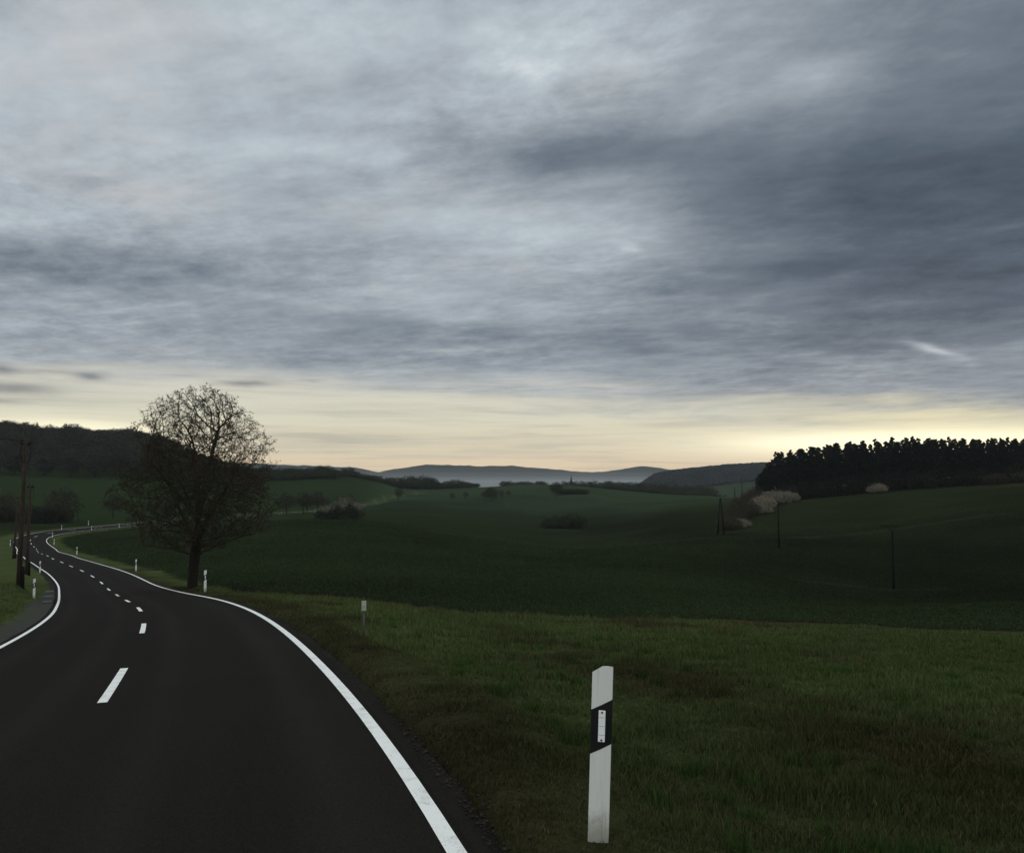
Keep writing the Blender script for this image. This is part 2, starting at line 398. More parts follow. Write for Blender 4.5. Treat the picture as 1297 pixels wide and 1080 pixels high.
def ground(x, y, detail=True):
    sh = np.shape(x); x = np.asarray(x, float).ravel(); y = np.asarray(y, float).ravel()
    h = tps(x, y); r = np.hypot(x, y); az = np.arctan2(x, np.maximum(y, 1e-3)); px = PW / 2 + FPX * np.tan(np.clip(az, -1.1, 1.1))
    front = smooth(.0, .3, y / (r + 1e-6))
    for R, cen, wid in ((RIDGE_FAR, 4300, 1100), (RIDGE_MID, 1500, 420)):
        top = -(np.interp(px, *zip(*R)) - HZ) / FPX * cen * np.cos(np.clip(az, -1.1, 1.1)) * 1.0
        if R is RIDGE_FAR: top = top + (fbm(px, r, 9, 3) - .5) * 9
        w = np.exp(-((r - cen) / wid) ** 4 * 1.0) * front
        up = np.clip(top - h, 0, None); h = h + up * np.where(r < cen, np.exp(-((r - cen) / wid) ** 2 * 1.6), np.exp(-((r - cen) / (wid * 2)) ** 2))*front
    if detail:
        far = smooth(60, 400, r)
        h = h + (fbm(x, y, 3.1, 3) - .5) * .16 * smooth(3, 20, r) * (1 - far) + (fbm(x, y, .7, 3) - .5) * .06 * (1 - smooth(10, 60, r))
    d, i, off = road_near(x, y)
    rz = RC[i, 2] + RC[i, 3] * np.clip(off, -4, 4)
    # shallow verge profile: tucked under the road, level beside it, easing into the land
    k = smooth(3.8, 5.5, d); und = -.17 + smooth(RW + .30, RW + .62, d) * (.13 + .11 * (off > 0) * (1 - smooth(14, 30, y)))
    h = np.where(d < 5.5, h * k + (rz + und - .02) * (1 - k), h)
    return h.reshape(sh)
def gz(x, y): return float(ground(np.array([x]), np.array([y]))[0])
def at(px, dist):
    """world ground point straight below picture column px at forward distance dist"""
    z = -2.0
    for _ in range(4):
        x = (px - PW / 2) / FPX * (dist * math.cos(PITCH) + z * math.sin(PITCH)); z = gz(x, dist)
    return (x, dist, z)
# ground sheet ------------------------------------------------------------
def make_ground():
    az = np.concatenate([np.arange(-180, -38, 2.5), np.arange(-38, 38, .16), np.arange(38, 180, 2.5)])
    rr = [1.0]
    while rr[-1] < 5300:
        r = rr[-1]; rr.append(r * (1.0125 if r < 30 else 1.0085 if r < 260 else 1.018 if r < 1000 else 1.04))
    rr = np.array(rr); A, R = np.meshgrid(np.radians(az), rr)
    X = R * np.sin(A); Y = R * np.cos(A); Z = ground(X, Y)
    na, nr = len(az), len(rr)
    V = np.stack([X.ravel(), Y.ravel(), Z.ravel()], 1)
    i = np.arange(nr - 1)[:, None] * na; j = np.arange(na)[None]; j2 = (j + 1) % na
    F = np.stack([i + j, i + j2, i + na + j2, i + na + j], -1).reshape(-1, 4)
    V = np.vstack([V, [[0, 0, gz(0, 0)]]]); c = len(V) - 1
    T = np.stack([np.arange(na), (np.arange(na) + 1) % na, np.full(na, c)], 1)[:, ::-1]
    x, y = V[:, 0], V[:, 1]
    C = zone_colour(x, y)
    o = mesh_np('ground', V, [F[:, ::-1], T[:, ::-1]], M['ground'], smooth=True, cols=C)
    tag(o, kind='structure', label='rolling green farmland with grass verges')
EDGE = [(-180, 400), (-105, 230), (-95, 150), (-60, 100), (-17, 52), (-11.8, 42.4), (-1.6, 36), (8, 34), (18.9, 32.3), (40, 31), (120, 33)]
_ex, _ey = zip(*EDGE)
def crop_side(x, y):
    """>0 inside the sown field beyond the rough grass strip (metres, roughly)"""
    return y - np.interp(x, _ex, _ey)
def zone_colour(x, y):
    x = np.asarray(x, float); y = np.asarray(y, float)
    L = lambda c: np.array(c)[None, :]
    r = np.hypot(x, y); px = PW / 2 + FPX * x / np.maximum(y, 1)
    n1 = fbm(x, y, 2.2, 4)[:, None]; n2 = fbm(x, y, 14, 4)[:, None]; n3 = fbm(x + 400, y, 60, 4)[:, None]
    d, i, off = road_near(x, y)
    grass = L((.043, .056, .0215)) * (.62 + .76 * n2) * (1 + .35 * smooth(7, 13, r))[:, None]
    dry = L((.040, .037, .017)); soil = L((.024, .020, .012))
    g = grass * (1 - smooth(.55, .74, n1 * .5 + n2 * .5)) + dry * smooth(.55, .74, n1 * .5 + n2 * .5)
    # browner, thin sward crossing the meadow to the right
    band = np.exp(-((off - 7.4 - .06 * y) / 1.35) ** 2) * (off > 0) * (1 - smooth(17, 34, y)) * smooth(-20, 0, y) * .9
    band = (band[:, None] * smooth(.22, .55, n1)).clip(0, .9); g = g * (1 - band) + (soil * .6 + dry * .4) * band
    # stony edge by the asphalt
    e = (1 - smooth(.5, 2.5, (d - RW)[:, None] + (n1 - .5) * 2.0)) * (off > 0)[:, None] * (1 - smooth(60, 110, r))[:, None]
    e = e * .85; g = g * (1 - e) + (soil * (1 - .75 * smooth(.3, .6, n1)) + dry * .75 * smooth(.3, .6, n1)) * e
    crop = L((.0175, .0252, .0112)) * (1 - .42 * smooth(10, 60, x))[:, None] * (.5 + .55 * n2 + .45 * n3)  # broad tone variation paints in the shading of the field's folds
    crop2 = L((.0170, .0232, .0094)) * (.7 + .6 * n2)
    crop3 = L((.034, .052, .028)) * (.6 + .8 * n3)
    c = crop
    w = smooth(-6, 6, y - (200 - .12 * (x - 40)) + 0 * x) * smooth(38, 60, x); w = w[:, None]
    c = c * (1 - w) + crop2 * w
    w = smooth(-130, 110, y - 385 + x * .1 + (n3[:, 0] - .5) * 120)[:, None]; c = c * (1 - w) + crop3 * w
    w = smooth(.56, .66, n3) * smooth(60, 200, r)[:, None]; c = c * (1 - .35 * w) + crop2 * .35 * w
    # left slope beneath the wood
    w = (smooth(235, 260, y) * (1 - smooth(-70, -40, x + .12 * (y - 300))))[:, None]; c = c * (1 - w) + L((.0205, .0350, .0130)) * w
    # pale seams between parcels
    for (x0, y0, x1, y1, ww) in ((-8, 196, 60, 178, 1.6), (60, 178, 150, 190, 1.6), (-120, 132, -10, 118, .9), (10, 285, 40, 250, 2.5), (-60, 520, 60, 440, 3), (30, 107.5, 80, 106.5, .7)):
        dx, dy = x1 - x0, y1 - y0; t = ((x - x0) * dx + (y - y0) * dy) / (dx * dx + dy * dy)
        dd = np.hypot(x - x0 - dx * np.clip(t, 0, 1), y - y0 - dy * np.clip(t, 0, 1) - 3 * np.sin(np.clip(t, 0, 1) * 6.28))
        w = (np.exp(-(dd / ww) ** 2) * .6)[:, None] * smooth(.3, .6, n2); c = c * (1 - w) + L((.030, .038, .020)) * w
    s = crop_side(x, y)
    verge = (1 - smooth(5.0, 6.2, d + (n1[:, 0] - .5) * 2)) * (1 - smooth(560, 620, y))
    w = (smooth(-.25, .25, s) * (1 - verge))[:, None] * (off > 0)[:, None]
    w = np.where((off < 0)[:, None], (smooth(5.5, 7.5, d) * smooth(150, 220, y))[:, None], w)
    w = np.where((d > 50)[:, None], np.where((s > 0)[:, None], 1., w), w)
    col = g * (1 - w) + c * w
    # earth furrow where the plough turns
    w = (np.exp(-((s - .35) / .55) ** 2) * smooth(-40, -2, x) * (r < 200) * (1 - verge))[:, None] * (.35 + .9 * n1).clip(0, 1); col = col * (1 - w) + L((.020, .017, .012)) * w
    w = (np.exp(-((s + .95) / .75) ** 2) * smooth(2, 10, x) * (r < 200))[:, None] * .9; col = col * (1 - w) + L((.040, .031, .014)) * w
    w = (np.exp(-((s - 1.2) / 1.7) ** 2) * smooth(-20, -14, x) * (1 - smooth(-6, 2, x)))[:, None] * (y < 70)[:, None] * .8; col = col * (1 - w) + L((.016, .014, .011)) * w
    # thin strip by the right hand wood
    w = (smooth(240, 250, y) * (1 - smooth(300, 310, y)) * smooth(130, 150, x))[:, None]; col = col * (1 - w) + L((.030, .029, .017)) * w
    hill = smooth(1150, 1300, r)[:, None]; col = col * (1 - hill) + L((.022, .027, .022)) * hill
    return np.clip(col, .004, .2)
M = {}
def make_mats():
    m, g, b = new_mat('ground'); M['ground'] = m
    at_ = g.n('ShaderNodeAttribute'); at_.attribute_name = 'tint'
    tc = g.n('ShaderNodeTexCoord').outputs['Object']
    a = g.noise(tc, 2.3, 6, .7); c = g.noise(tc, 17.0, 5, .7); f = g.noise(tc, .35, 5, .65)
    k = g.m('ADD', g.m('MULTIPLY', g.m('SUBTRACT', a, .5), 1.5), g.m('MULTIPLY', g.m('SUBTRACT', c, .5), 1.5))
    k = g.m('ADD', g.m('ADD', k, g.m('MULTIPLY', g.m('SUBTRACT', f, .5), .7)), .92)
    k = g.m('MAXIMUM', k, .3)
    vm = g.n('ShaderNodeVectorMath', operation='SCALE'); g.put(vm.inputs[0], at_.outputs['Color']); g.put(vm.inputs['Scale'], k)
    g.put(b.inputs['Base Color'], vm.outputs[0])
    b.inputs['Roughness'].default_value = 1.0; b.inputs['Specular IOR Level'].default_value = 0.0
    bp = g.n('ShaderNodeBump'); bp.inputs['Strength'].default_value = .8; bp.inputs['Distance'].default_value = .06
    g.put(bp.inputs['Height'], g.noise(tc, 6.0, 6, .7)); g.put(b.inputs['Normal'], bp.outputs[0])
    # asphalt
    m, g, b = new_mat('asphalt'); M['asphalt'] = m; tc = g.n('ShaderNodeTexCoord').outputs['Object']
    big = g.noise(tc, .35, 5, .6); sm = g.noise(tc, 55., 4, .85); grain = g.n('ShaderNodeTexVoronoi'); g.put(grain.inputs['Vector'], tc); grain.inputs['Scale'].default_value = 110
    uv = g.n('ShaderNodeUVMap'); sx = g.n('ShaderNodeSeparateXYZ'); g.put(sx.inputs[0], uv.outputs[0])
    off = g.m('ABSOLUTE', sx.outputs[0]); tr = g.m('ABSOLUTE', g.m('SUBTRACT', g.m('ABSOLUTE', g.m('SUBTRACT', off, 1.5)), .8))
    track = g.mapr(tr, 0, .38, 1, 0)
    streak = g.noise(g.xyz(g.m('MULTIPLY', sx.outputs[0], 1.4), g.m('MULTIPLY', sx.outputs[1], .05), 0.), 1.0, 5, .6)
    v = g.m('MULTIPLY_ADD', big, .005, .0100); v = g.m('MULTIPLY_ADD', track, .0030, v); v = g.m('MULTIPLY_ADD', g.m('SUBTRACT', streak, .5), .006, v)
    v = g.m('MULTIPLY_ADD', g.m('SUBTRACT', sm, .5), .040, v); v = g.m('MULTIPLY_ADD', g.m('SUBTRACT', grain.outputs['Distance'], .35), .008, v)
    joint = g.mapr(g.m('ABSOLUTE', g.m('SUBTRACT', off, 3.05)), 0, .05, .75, 1.0); v = g.m('MULTIPLY', g.m('MAXIMUM', v, .002), joint)
    cc = g.n('ShaderNodeCombineColor'); g.put(cc.inputs[0], g.m('MULTIPLY', v, 1.08)); g.put(cc.inputs[1], v); g.put(cc.inputs[2], g.m('MULTIPLY', v, .88))
    g.put(b.inputs['Base Color'], cc.outputs[0]); b.inputs['Roughness'].default_value = .9; b.inputs['Specular IOR Level'].default_value = .02
    bp = g.n('ShaderNodeBump'); bp.inputs['Strength'].default_value = .5; bp.inputs['Distance'].default_value = .004
    g.put(bp.inputs['Height'], grain.outputs['Distance']); g.put(b.inputs['Normal'], bp.outputs[0])
    # paint
    m, g, b = new_mat('road_paint'); M['paint'] = m; tc = g.n('ShaderNodeTexCoord').outputs['Object']
    n1 = g.noise(tc, 60, 4, .75); n2 = g.noise(tc, 5, 4, .6)
    v = g.m('MULTIPLY_ADD', g.m('SUBTRACT', n1, .5), 1.3, .72); v = g.m('MULTIPLY_ADD', g.m('SUBTRACT', n2, .5), 1.0, v)
    g.put(b.inputs['Base Color'], g.ramp(v, [(0, (.12, .12, .115, 1)), (.42, (.50, .50, .47, 1)), (.68, (.88, .89, .85, 1))])); b.inputs['Roughness'].default_value = .6
    M['gravel'] = mat_simple('gravel', (.008, .007, .006), (.020, .016, .012), 28, .95, .8, .1)
    M['pave'] = mat_simple('old_concrete', (.020, .020, .017), (.036, .035, .029), 6, .9, .5, .15)
    M['stone'] = mat_simple('stone', (.012, .010, .008), (.04, .034, .027), 30, .9, .3)
    for nm, r in (('grass_blades', .9),):
        m, g, b = new_mat(nm); M['blades'] = m; a = g.n('ShaderNodeAttribute'); a.attribute_name = 'tint'
        g.put(b.inputs['Base Color'], a.outputs['Color']); b.inputs['Roughness'].default_value = .9; b.inputs['Specular IOR Level'].default_value = .03
    M['plastic'] = mat_simple('white_plastic', (.80, .82, .79), (.70, .71, .67), 4, .45, .05, .35)
    m, g, b = new_mat('post_plastic'); M['post'] = m; tc = g.n('ShaderNodeTexCoord').outputs['Object']
    sp = g.n('ShaderNodeSeparateXYZ'); g.put(sp.inputs[0], tc)
    n1 = g.noise(tc, 9, 6, .7); n2 = g.noise(g.xyz(g.m('MULTIPLY', sp.outputs[0], 60.), g.m('MULTIPLY', sp.outputs[1], 60.), g.m('MULTIPLY', sp.outputs[2], 2.5)), 1.0, 4, .6)
    dirt = g.m('ADD', g.mapr(g.m('MULTIPLY_ADD', n1, .34, sp.outputs[2]), .22, .42, .75, 0), g.m('MULTIPLY', g.mapr(n2, .5, .8, 0, 1), .35), clamp=True)
    g.put(b.inputs['Base Color'], g.mix(dirt, (.74, .76, .72, 1.), (.26, .25, .19, 1.))); b.inputs['Roughness'].default_value = .5
    M['grime'] = mat_simple('weathered_plastic', (.42, .43, .38), (.26, .27, .22), 9, .6, .05, .3)
    M['black'] = mat_simple('black_plastic', (.006, .006, .007), (.010, .010, .010), 10, .5)
    m, g, b = new_mat('reflector'); M['reflector'] = m; tc = g.n('ShaderNodeTexCoord').outputs['Object']
    vo = g.n('ShaderNodeTexVoronoi'); g.put(vo.inputs['Vector'], tc); vo.inputs['Scale'].default_value = 400
    g.put(b.inputs['Base Color'], g.ramp(vo.outputs['Distance'], [(0, (.99, .99, .99, 1)), (.6, (.97, .98, .99, 1))])); b.inputs['Roughness'].default_value = .25; b.inputs['Specular IOR Level'].default_value = .9
    M['screw'] = mat_simple('screw_steel', (.10, .09, .08), (.16, .13, .11), 40, .4, metal=.6)
    M['steel'] = mat_simple('dull_steel', (.05, .055, .05), (.08, .08, .07), 12, .6, metal=.3)
    M['wood'] = mat_simple('pole_wood', (.024, .017, .012), (.048, .032, .021), 5, .9, .4)
    M['darkwood'] = mat_simple('dark_pole', (.008, .008, .007), (.014, .013, .011), 5, .95, .3, .02)
    M['wire'] = mat_simple('wire', (.012, .012, .012), (.018, .018, .018), 5, .9, spec=0)
    M['ceramic'] = mat_simple('insulator', (.015, .012, .010), (.025, .02, .017), 9, .6, spec=.15)
    M['bark'] = mat_simple('bark', (.013, .011, .009), (.026, .022, .017), 7, .95, .8, .1, 25)
    M['twig'] = mat_foliage('twigs', (.026, .022, .016), (.040, .033, .023))
    M['bud'] = mat_foliage('bud_leaves', (.034, .032, .018), (.060, .054, .030))
    M['bare'] = mat_foliage('bare_crown', (.026, .027, .025), (.040, .038, .034))
    M['green'] = mat_foliage('green_leaves', (.030, .042, .022), (.044, .058, .028))
    M['needles'] = mat_foliage('pine_needles', (.008, .012, .010), (.014, .020, .015))
    M['blossom'] = mat_foliage('blossom', (.15, .135, .10), (.24, .22, .17), tint=True)
    M['bushleaf'] = mat_foliage('bush_leaves', (.018, .021, .014), (.034, .038, .023))
    M['under'] = mat_foliage('undergrowth', (.009, .011, .008), (.016, .018, .012))
    M['bushbrown'] = mat_foliage('brown_bush', (.028, .026, .017), (.050, .042, .026))
    M['farwood'] = mat_simple('far_wood', (.020, .024, .026), (.028, .031, .032), .02, 1.0, spec=0)  # bluish low-contrast colour, distance haze painted into the wood
    M['church'] = mat_simple('church_stone', (.14, .13, .12), (.2, .19, .17), 2, .9)
    M['slate'] = mat_simple('slate', (.025, .027, .03), (.04, .042, .045), 3, .7)
make_mats()
make_ground()

# road -------------------------------------------------------------------
def ribbon(name, offs, i0, i1, m, jitter=None, step=1, uvs=True):
    I = np.arange(i0, i1 + 1, step); V = []
    for k, (o, dz) in enumerate(offs):
        oo = o + (jitter(k, ARC[I]) if jitter else 0) * np.ones(len(I))
        V.append(np.stack([RC[I, 0] + N2[I, 0] * oo, RC[I, 1] + N2[I, 1] * oo, RC[I, 2] + RC[I, 3] * np.clip(oo, -4, 4) + dz], 1))
    V = np.stack(V, 1); n, k = V.shape[:2]
    a = np.arange(n - 1)[:, None] * k; j = np.arange(k - 1)[None]
    F = np.stack([a + j, a + j + 1, a + k + j + 1, a + k + j], -1).reshape(-1, 4)
    o = mesh_np(name, V.reshape(-1, 3), F, m, smooth=True)
    if uvs:
        uv = o.data.uv_layers.new(name='UVMap'); U = np.stack(np.broadcast_arrays(np.array([q[0] for q in offs])[None, :], ARC[I][:, None]), -1).reshape(-1, 2)
        vi = np.empty(len(o.data.loops), np.int32); o.data.loops.foreach_get('vertex_index', vi); uv.data.foreach_set('uv', U[vi].astype(np.float32).ravel())
    return tag(o, kind='structure')
NR = len(RC) - 1
AW = RW + .23
ragged = lambda k, s: (np.interp(s, np.arange(0, 1200, .45), np.random.default_rng(11 + k).normal(0, .022, 2667)) if k in (0, 1, 5, 6) else 0)
ribbon('road', [(-AW - .03, -.09), (-AW, -.008), (-RW, 0), (0, .02), (RW, 0), (AW, -.008), (AW + .03, -.09)], 0, NR, M['asphalt'], ragged)
rg2 = lambda k, s: (np.interp(s, np.arange(0, 1200, .9), np.random.default_rng(31 + k).normal(0, .06, 1334)) if k == 1 else 0)
i_mid = int(np.argmin(abs(RC[:, 1] - 24))); i_l1 = int(np.argmin(abs(RC[:, 1] - 60)))
ribbon('gravel_shoulder', [(AW - .02, -.034), (AW + .14, -.065), (AW + .34, -.22)], 0, NR, M['gravel'], rg2)
ribbon('gravel_shoulder', [(-AW - .6, -.22), (-AW - .28, -.075), (-AW + .02, -.030)], i_l1, NR, M['gravel'], rg2)
ribbon('gravel_shoulder', [(-AW - 1.7, -.20), (-AW - 1.15, -.06), (-AW + .02, -.028)], 0, i_l1, M['pave'], rg2)
LW = .0625
for sgn in (-1, 1):
    ribbon('edge_line', [(sgn * RW - LW, .0055 + (.02 * (1 - (RW - LW) / RW) if sgn > 0 else 0)), (sgn * RW + LW, .0055 + (.02 * (1 - (RW - LW) / RW) if sgn < 0 else 0))], 0, NR, M['paint'])
def dashes():
    k0 = int(np.argmin(np.hypot(RC[:, 0] + 3.11, RC[:, 1] - 4.8))); s0 = ARC[k0] + 6.8
    V, F = [], []
    for k in range(-5, 50):
        a = s0 + 10.2 * k; S_ = np.linspace(a, a + 3.4, 6)
        if a < 1 or S_[-1] > ARC[-1] - 2: continue
        P = [np.interp(S_, ARC, RC[:, q]) for q in range(4)]; nx = np.interp(S_, ARC, N2[:, 0]); ny = np.interp(S_, ARC, N2[:, 1])
        b = len(V)
        for q in range(6):
            for o in (-.06, .06): V.append((P[0][q] + nx[q] * o, P[1][q] + ny[q] * o, P[2][q] + .0255))
        F += [(b + 2 * q, b + 2 * q + 1, b + 2 * q + 3, b + 2 * q + 2) for q in range(5)]
    tag(mesh_np('centre_line', V, np.array(F), M['paint']), kind='structure')
dashes()
# loose stones along the asphalt edge
def ico_cloud(name, P, s, m, squash=.6):
    t = (1 + 5 ** .5) / 2
    b = np.array([(-1, t, 0), (1, t, 0), (-1, -t, 0), (1, -t, 0), (0, -1, t), (0, 1, t), (0, -1, -t), (0, 1, -t), (t, 0, -1), (t, 0, 1), (-t, 0, -1), (-t, 0, 1)]) / 1.9
    f = np.array([(0, 11, 5), (0, 5, 1), (0, 1, 7), (0, 7, 10), (0, 10, 11), (1, 5, 9), (5, 11, 4), (11, 10, 2), (10, 7, 6), (7, 1, 8), (3, 9, 4), (3, 4, 2), (3, 2, 6), (3, 6, 8), (3, 8, 9), (4, 9, 5), (2, 4, 11), (6, 2, 10), (8, 6, 7), (9, 8, 1)])
    n = len(P); J = b[None] * (1 + RNG.normal(0, .16, (n, 12, 1))) * (s[:, None, None]); J[..., 2] *= squash
    a = RNG.random(n) * 6.28; ca, sa = np.cos(a)[:, None], np.sin(a)[:, None]
    J = np.stack([J[..., 0] * ca - J[..., 1] * sa, J[..., 0] * sa * .8 + J[..., 1] * ca, J[..., 2]], -1)
    V = (J + P[:, None]).reshape(-1, 3); F = (f[None] + 12 * np.arange(n)[:, None, None]).reshape(-1, 3)
    return mesh_np(name, V, F, m)
def stones():
    n = 5000; s = ARC[np.argmin(abs(RC[:, 1] + 1))] + RNG.random(n) ** 1.8 * 38
    o = AW + .02 + np.abs(RNG.normal(0, .15, n)); sg = np.ones(n)
    x = np.interp(s, ARC, RC[:, 0]) + np.interp(s, ARC, N2[:, 0]) * o; y = np.interp(s, ARC, RC[:, 1]) + np.interp(s, ARC, N2[:, 1]) * o
    rz = np.interp(s, ARC, RC[:, 2]) + np.interp(s, ARC, RC[:, 3]) * np.minimum(o, 4)
    z = np.maximum(ground(x, y), rz + np.interp(o, [AW - .02, AW + .14, AW + .34], [-.034, -.065, -.22]))
    sz = .004 + .016 * RNG.random(n) ** 3
    tag(ico_cloud('loose_stones', np.stack([x, y, z + sz * .25], 1), sz, M['stone']), 'small loose grey stones scattered along the asphalt edge', 'stones', kind='stuff')
stones()

# grass --------------------------------------------------------------------
def blades(name, x, y, z, h, w, col, label, cat):
    n = len(x); a = RNG.random(n) * 6.283; l = RNG.normal(0, .38, n) * h; b = RNG.random(n) * 6.283
    dx, dy = np.cos(a) * w, np.sin(a) * w; lx, ly = np.cos(b) * l, np.sin(b) * l
    V = np.empty((n, 5, 3))
    V[:, 0] = np.stack([x - dx, y - dy, z], 1); V[:, 1] = np.stack([x + dx, y + dy, z], 1)
    V[:, 2] = np.stack([x + dx * .7 + lx * .35, y + dy * .7 + ly * .35, z + h * .55], 1); V[:, 3] = np.stack([x - dx * .7 + lx * .35, y - dy * .7 + ly * .35, z + h * .55], 1)
    V[:, 4] = np.stack([x + lx, y + ly, z + h * .95], 1)
    q = np.arange(n)[:, None] * 5
    o = mesh_np(name, V.reshape(-1, 3), [q + np.array([[0, 1, 2, 3]]), q + np.array([[3, 2, 4]])], M['blades'], cols=np.repeat(col, 5, axis=0))
    return tag(o, label, cat, kind='stuff')
def make_grass():
    n = 620000
    px = RNG.uniform(-60, 1380, n); y = np.exp(RNG.uniform(math.log(3.6), math.log(60), n)); x = (px - PW / 2) / FPX * y
    d, i, off = road_near(x, y); s = crop_side(x, y)
    n1 = fbm(x, y, .55, 3); n2 = fbm(x, y, 2.2, 4); n3 = fbm(x, y, 14, 4)
    lim = np.where(off > 0, AW + .02 + (n1 - .5) * .55, AW + 1.15 + (n1 - .5) * .7)
    bare = 1 - smooth(.50, .70, n2) * (1 - smooth(5.0, 8.5, d)) * .5
    keep = (d > lim) & ((s < -1.7 * smooth(2, 9, x)) | (off < 0)) & (RNG.random(n) < bare * smooth(.0, 1.3, d - lim + .5))
    x, y, d, off, n1, n2, n3 = (q[keep] for q in (x, y, d, off, n1, n2, n3))
    h = (.03 + .12 * n1 ** 2 * 1.6) * (.55 + .9 * n3) * (.6 + .8 * RNG.random(len(x))) * (.55 + .45 * smooth(3.6, 6.5, d)) * (1 + .012 * y)
    w = .0018 + .00042 * y
    c = zone_colour(x, y) * (.75 + .75 * RNG.random((len(x), 1)))
    dryb = RNG.random(len(x)) < (.06 + .22 * smooth(.5, .7, n2)); c[dryb] = np.array([.085, .072, .040]) * (.5 + .7 * RNG.random((dryb.sum(), 1)))
    c[~dryb] *= np.array([1.12, 1.15, 1.0])
    blades('grass', x, y, ground(x, y) - .012, h, w, c, 'short spring grass growing on the roadside verge', 'grass')
    # a few taller tufts
    n = 230; px = RNG.uniform(430, 1380, n); y = np.exp(RNG.uniform(math.log(4.2), math.log(30), n)); x = (px - PW / 2) / FPX * y
    d, i, off = road_near(x, y); k = (d > AW + 1.4) & (off > 0) & (crop_side(x, y) < -.5); x, y = x[k], y[k]
    m_ = 70; X = np.repeat(x, m_) + RNG.normal(0, .06, len(x) * m_); Y = np.repeat(y, m_) + RNG.normal(0, .06, len(x) * m_)
    h = .07 + .13 * RNG.random(len(X)); c = np.repeat(zone_colour(x, y), m_, axis=0) * (.8 + .6 * RNG.random((len(X), 1))) * np.array([.8, 1.15, .75])
    blades('grass_tufts', X, Y, ground(X, Y) - .012, h, .0022 + .0003 * Y, c, 'taller dark tufts standing in the verge grass', 'grass')
    # sown field: low leafy rows further off
    n = 330000; px = RNG.uniform(-40, 1380, n); y = np.exp(RNG.uniform(math.log(31), math.log(230), n)); x = (px - PW / 2) / FPX * y
    d, i, off = road_near(x, y); k = (d > 6) & (crop_side(x, y) > .4) & ((off > 0) | (d > 60)); x, y = x[k], y[k]
    n1 = fbm(x, y, 1.7, 3); k = RNG.random(len(x)) < (.35 + .65 * smooth(.36, .58, n1)) * (1 - smooth(150, 230, y)); x, y, n1 = x[k], y[k], n1[k]
    h = (.03 + .07 * RNG.random(len(x))) * (.8 + y / 160); w = .016 + .0005 * y
    c = zone_colour(x, y) * (1.0 + 1.4 * RNG.random((len(x), 1)))
    blades('crop_plants', x, y, ground(x, y) - .01, h, w, c, 'low dark green crop covering the big field', 'crop')
make_grass()

# roadside posts -------------------------------------------------------------
def make_delineator(far_side=False):
    root = empty('delineator_post', (0, 0, 0))
    H, W = 1.115, .067
    # hollow rounded-triangle section, flat face towards the traffic (-y)
    sec = [(-W, -.004), (-W + .006, -.012), (0, -.018), (W - .006, -.012), (W, -.004), (W * .86, .03), (W * .45, .082), (W * .12, .098), (-W * .12, .098), (-W * .45, .082), (-W * .86, .03)]
    sl = 0.53
    def top(x, y): return H - .050 + min(x + W, W * 1.12) * .62 - max(0, x - W * .55) * .20 - y * .25
    b = MB(); b.prism(sec, -.22, top); body = b.build('post_body', M['post'], root)
    c = MB(); e = 1.025; s2 = [(x * e, y * e - .0015 if y < 0 else y * e + .0015) for x, y in sec]
    c.prism([(x, y) for x, y in s2], lambda x, y: .592 + x * sl, lambda x, y: .868 + x * sl); c.build('black_band', M['black'], root)
    if not far_side:
        r = MB(); r.box((.004, -.0235, .737), (.044, .007, .196), bev=.003); rf = r.build('reflector', M['reflector'], root)
        for k in range(3):
            q = MB(); q.box((.004, -.0275, .737 - .054 + k * .054), (.036, .002, .0025)); q.build('reflector_rib', M['grime'], rf)
        for zz in (.650, .822):
            q = MB(); q.tube([(.004, -.026, zz), (.004, -.0300, zz)], [.0075, .0065], 10); q.build('screw', M['screw'], rf)
    else:
        for zz in (.70, .79):
            r = MB(); r.tube([(.0, -.018, zz), (.0, -.0270, zz)], [.032, .030], 20); r.build('reflector', M['reflector'], root)
    return root
def seat(root, px, dist, rz=0, lean=0, dz=0, grp=None):
    x, y, z = at(px, dist); root.location = (x, y, z + dz); root.rotation_euler = (0, lean, rz)
P0 = make_delineator(); seat(P0, 757.5, 5.45, rz=-.16, lean=rad(1.9))
P0.location = px2w(757.5, 1068, 5.72); P0.scale = (1.0, 1.0, 1.02)
GP = 'black banded white delineator posts along the road'
tag(P0, 'large white delineator post nearest the viewer, leaning slightly in the verge grass', 'delineator post', GP)
PL = make_delineator(True)
near_l = [(43, 53, 'white delineator post on the left verge beside the thick wooden utility pole')]
seat(PL, *near_l[0][:2], rz=.25); PL.scale = (1.05, 1.05, 1.08); tag(PL, near_l[0][2], 'delineator post', GP)
for px, y, lab in [(259.7, 46.6, 'white delineator post in the grass just right of the big tree trunk'),
                   (172.2, 81.5, 'white delineator post left of the big tree on the inner side of the bend'),
                   (97.3, 125, 'small pale delineator post inside the far bend, second in line beyond the big tree'),
                   (68.5, 171, 'tiny delineator post at the innermost tip of the far bend'),
                   (66.5, 190, 'tiny delineator post just behind the tip of the far bend'),
                   (116, 214, 'tiny delineator post on the near side of the far straight, left one of two'),
                   (151, 224, 'tiny delineator post on the near side of the far straight, closest to the big tree')]:
    o = copy_tree(P0); seat(o, px, y, rz=rad(10) if y < 100 else rad(25)); o['label'] = lab
for px, y, lab in [(50.5, 86, 'small delineator post on the left road edge between utility poles and asphalt'),
                   (13, 166, 'tiny delineator post at the left frame edge outside the far bend'),
                   (18.5, 186, 'tiny delineator post behind the rearmost utility pole outside the far bend'),
                   (78, 212, 'tiny delineator post in front of the dark thicket beyond the bend'),
                   (112, 229, 'tiny delineator post on the far side of the far straight')]:
    o = copy_tree(PL); seat(o, px, y, rz=rad(25)); o['label'] = lab
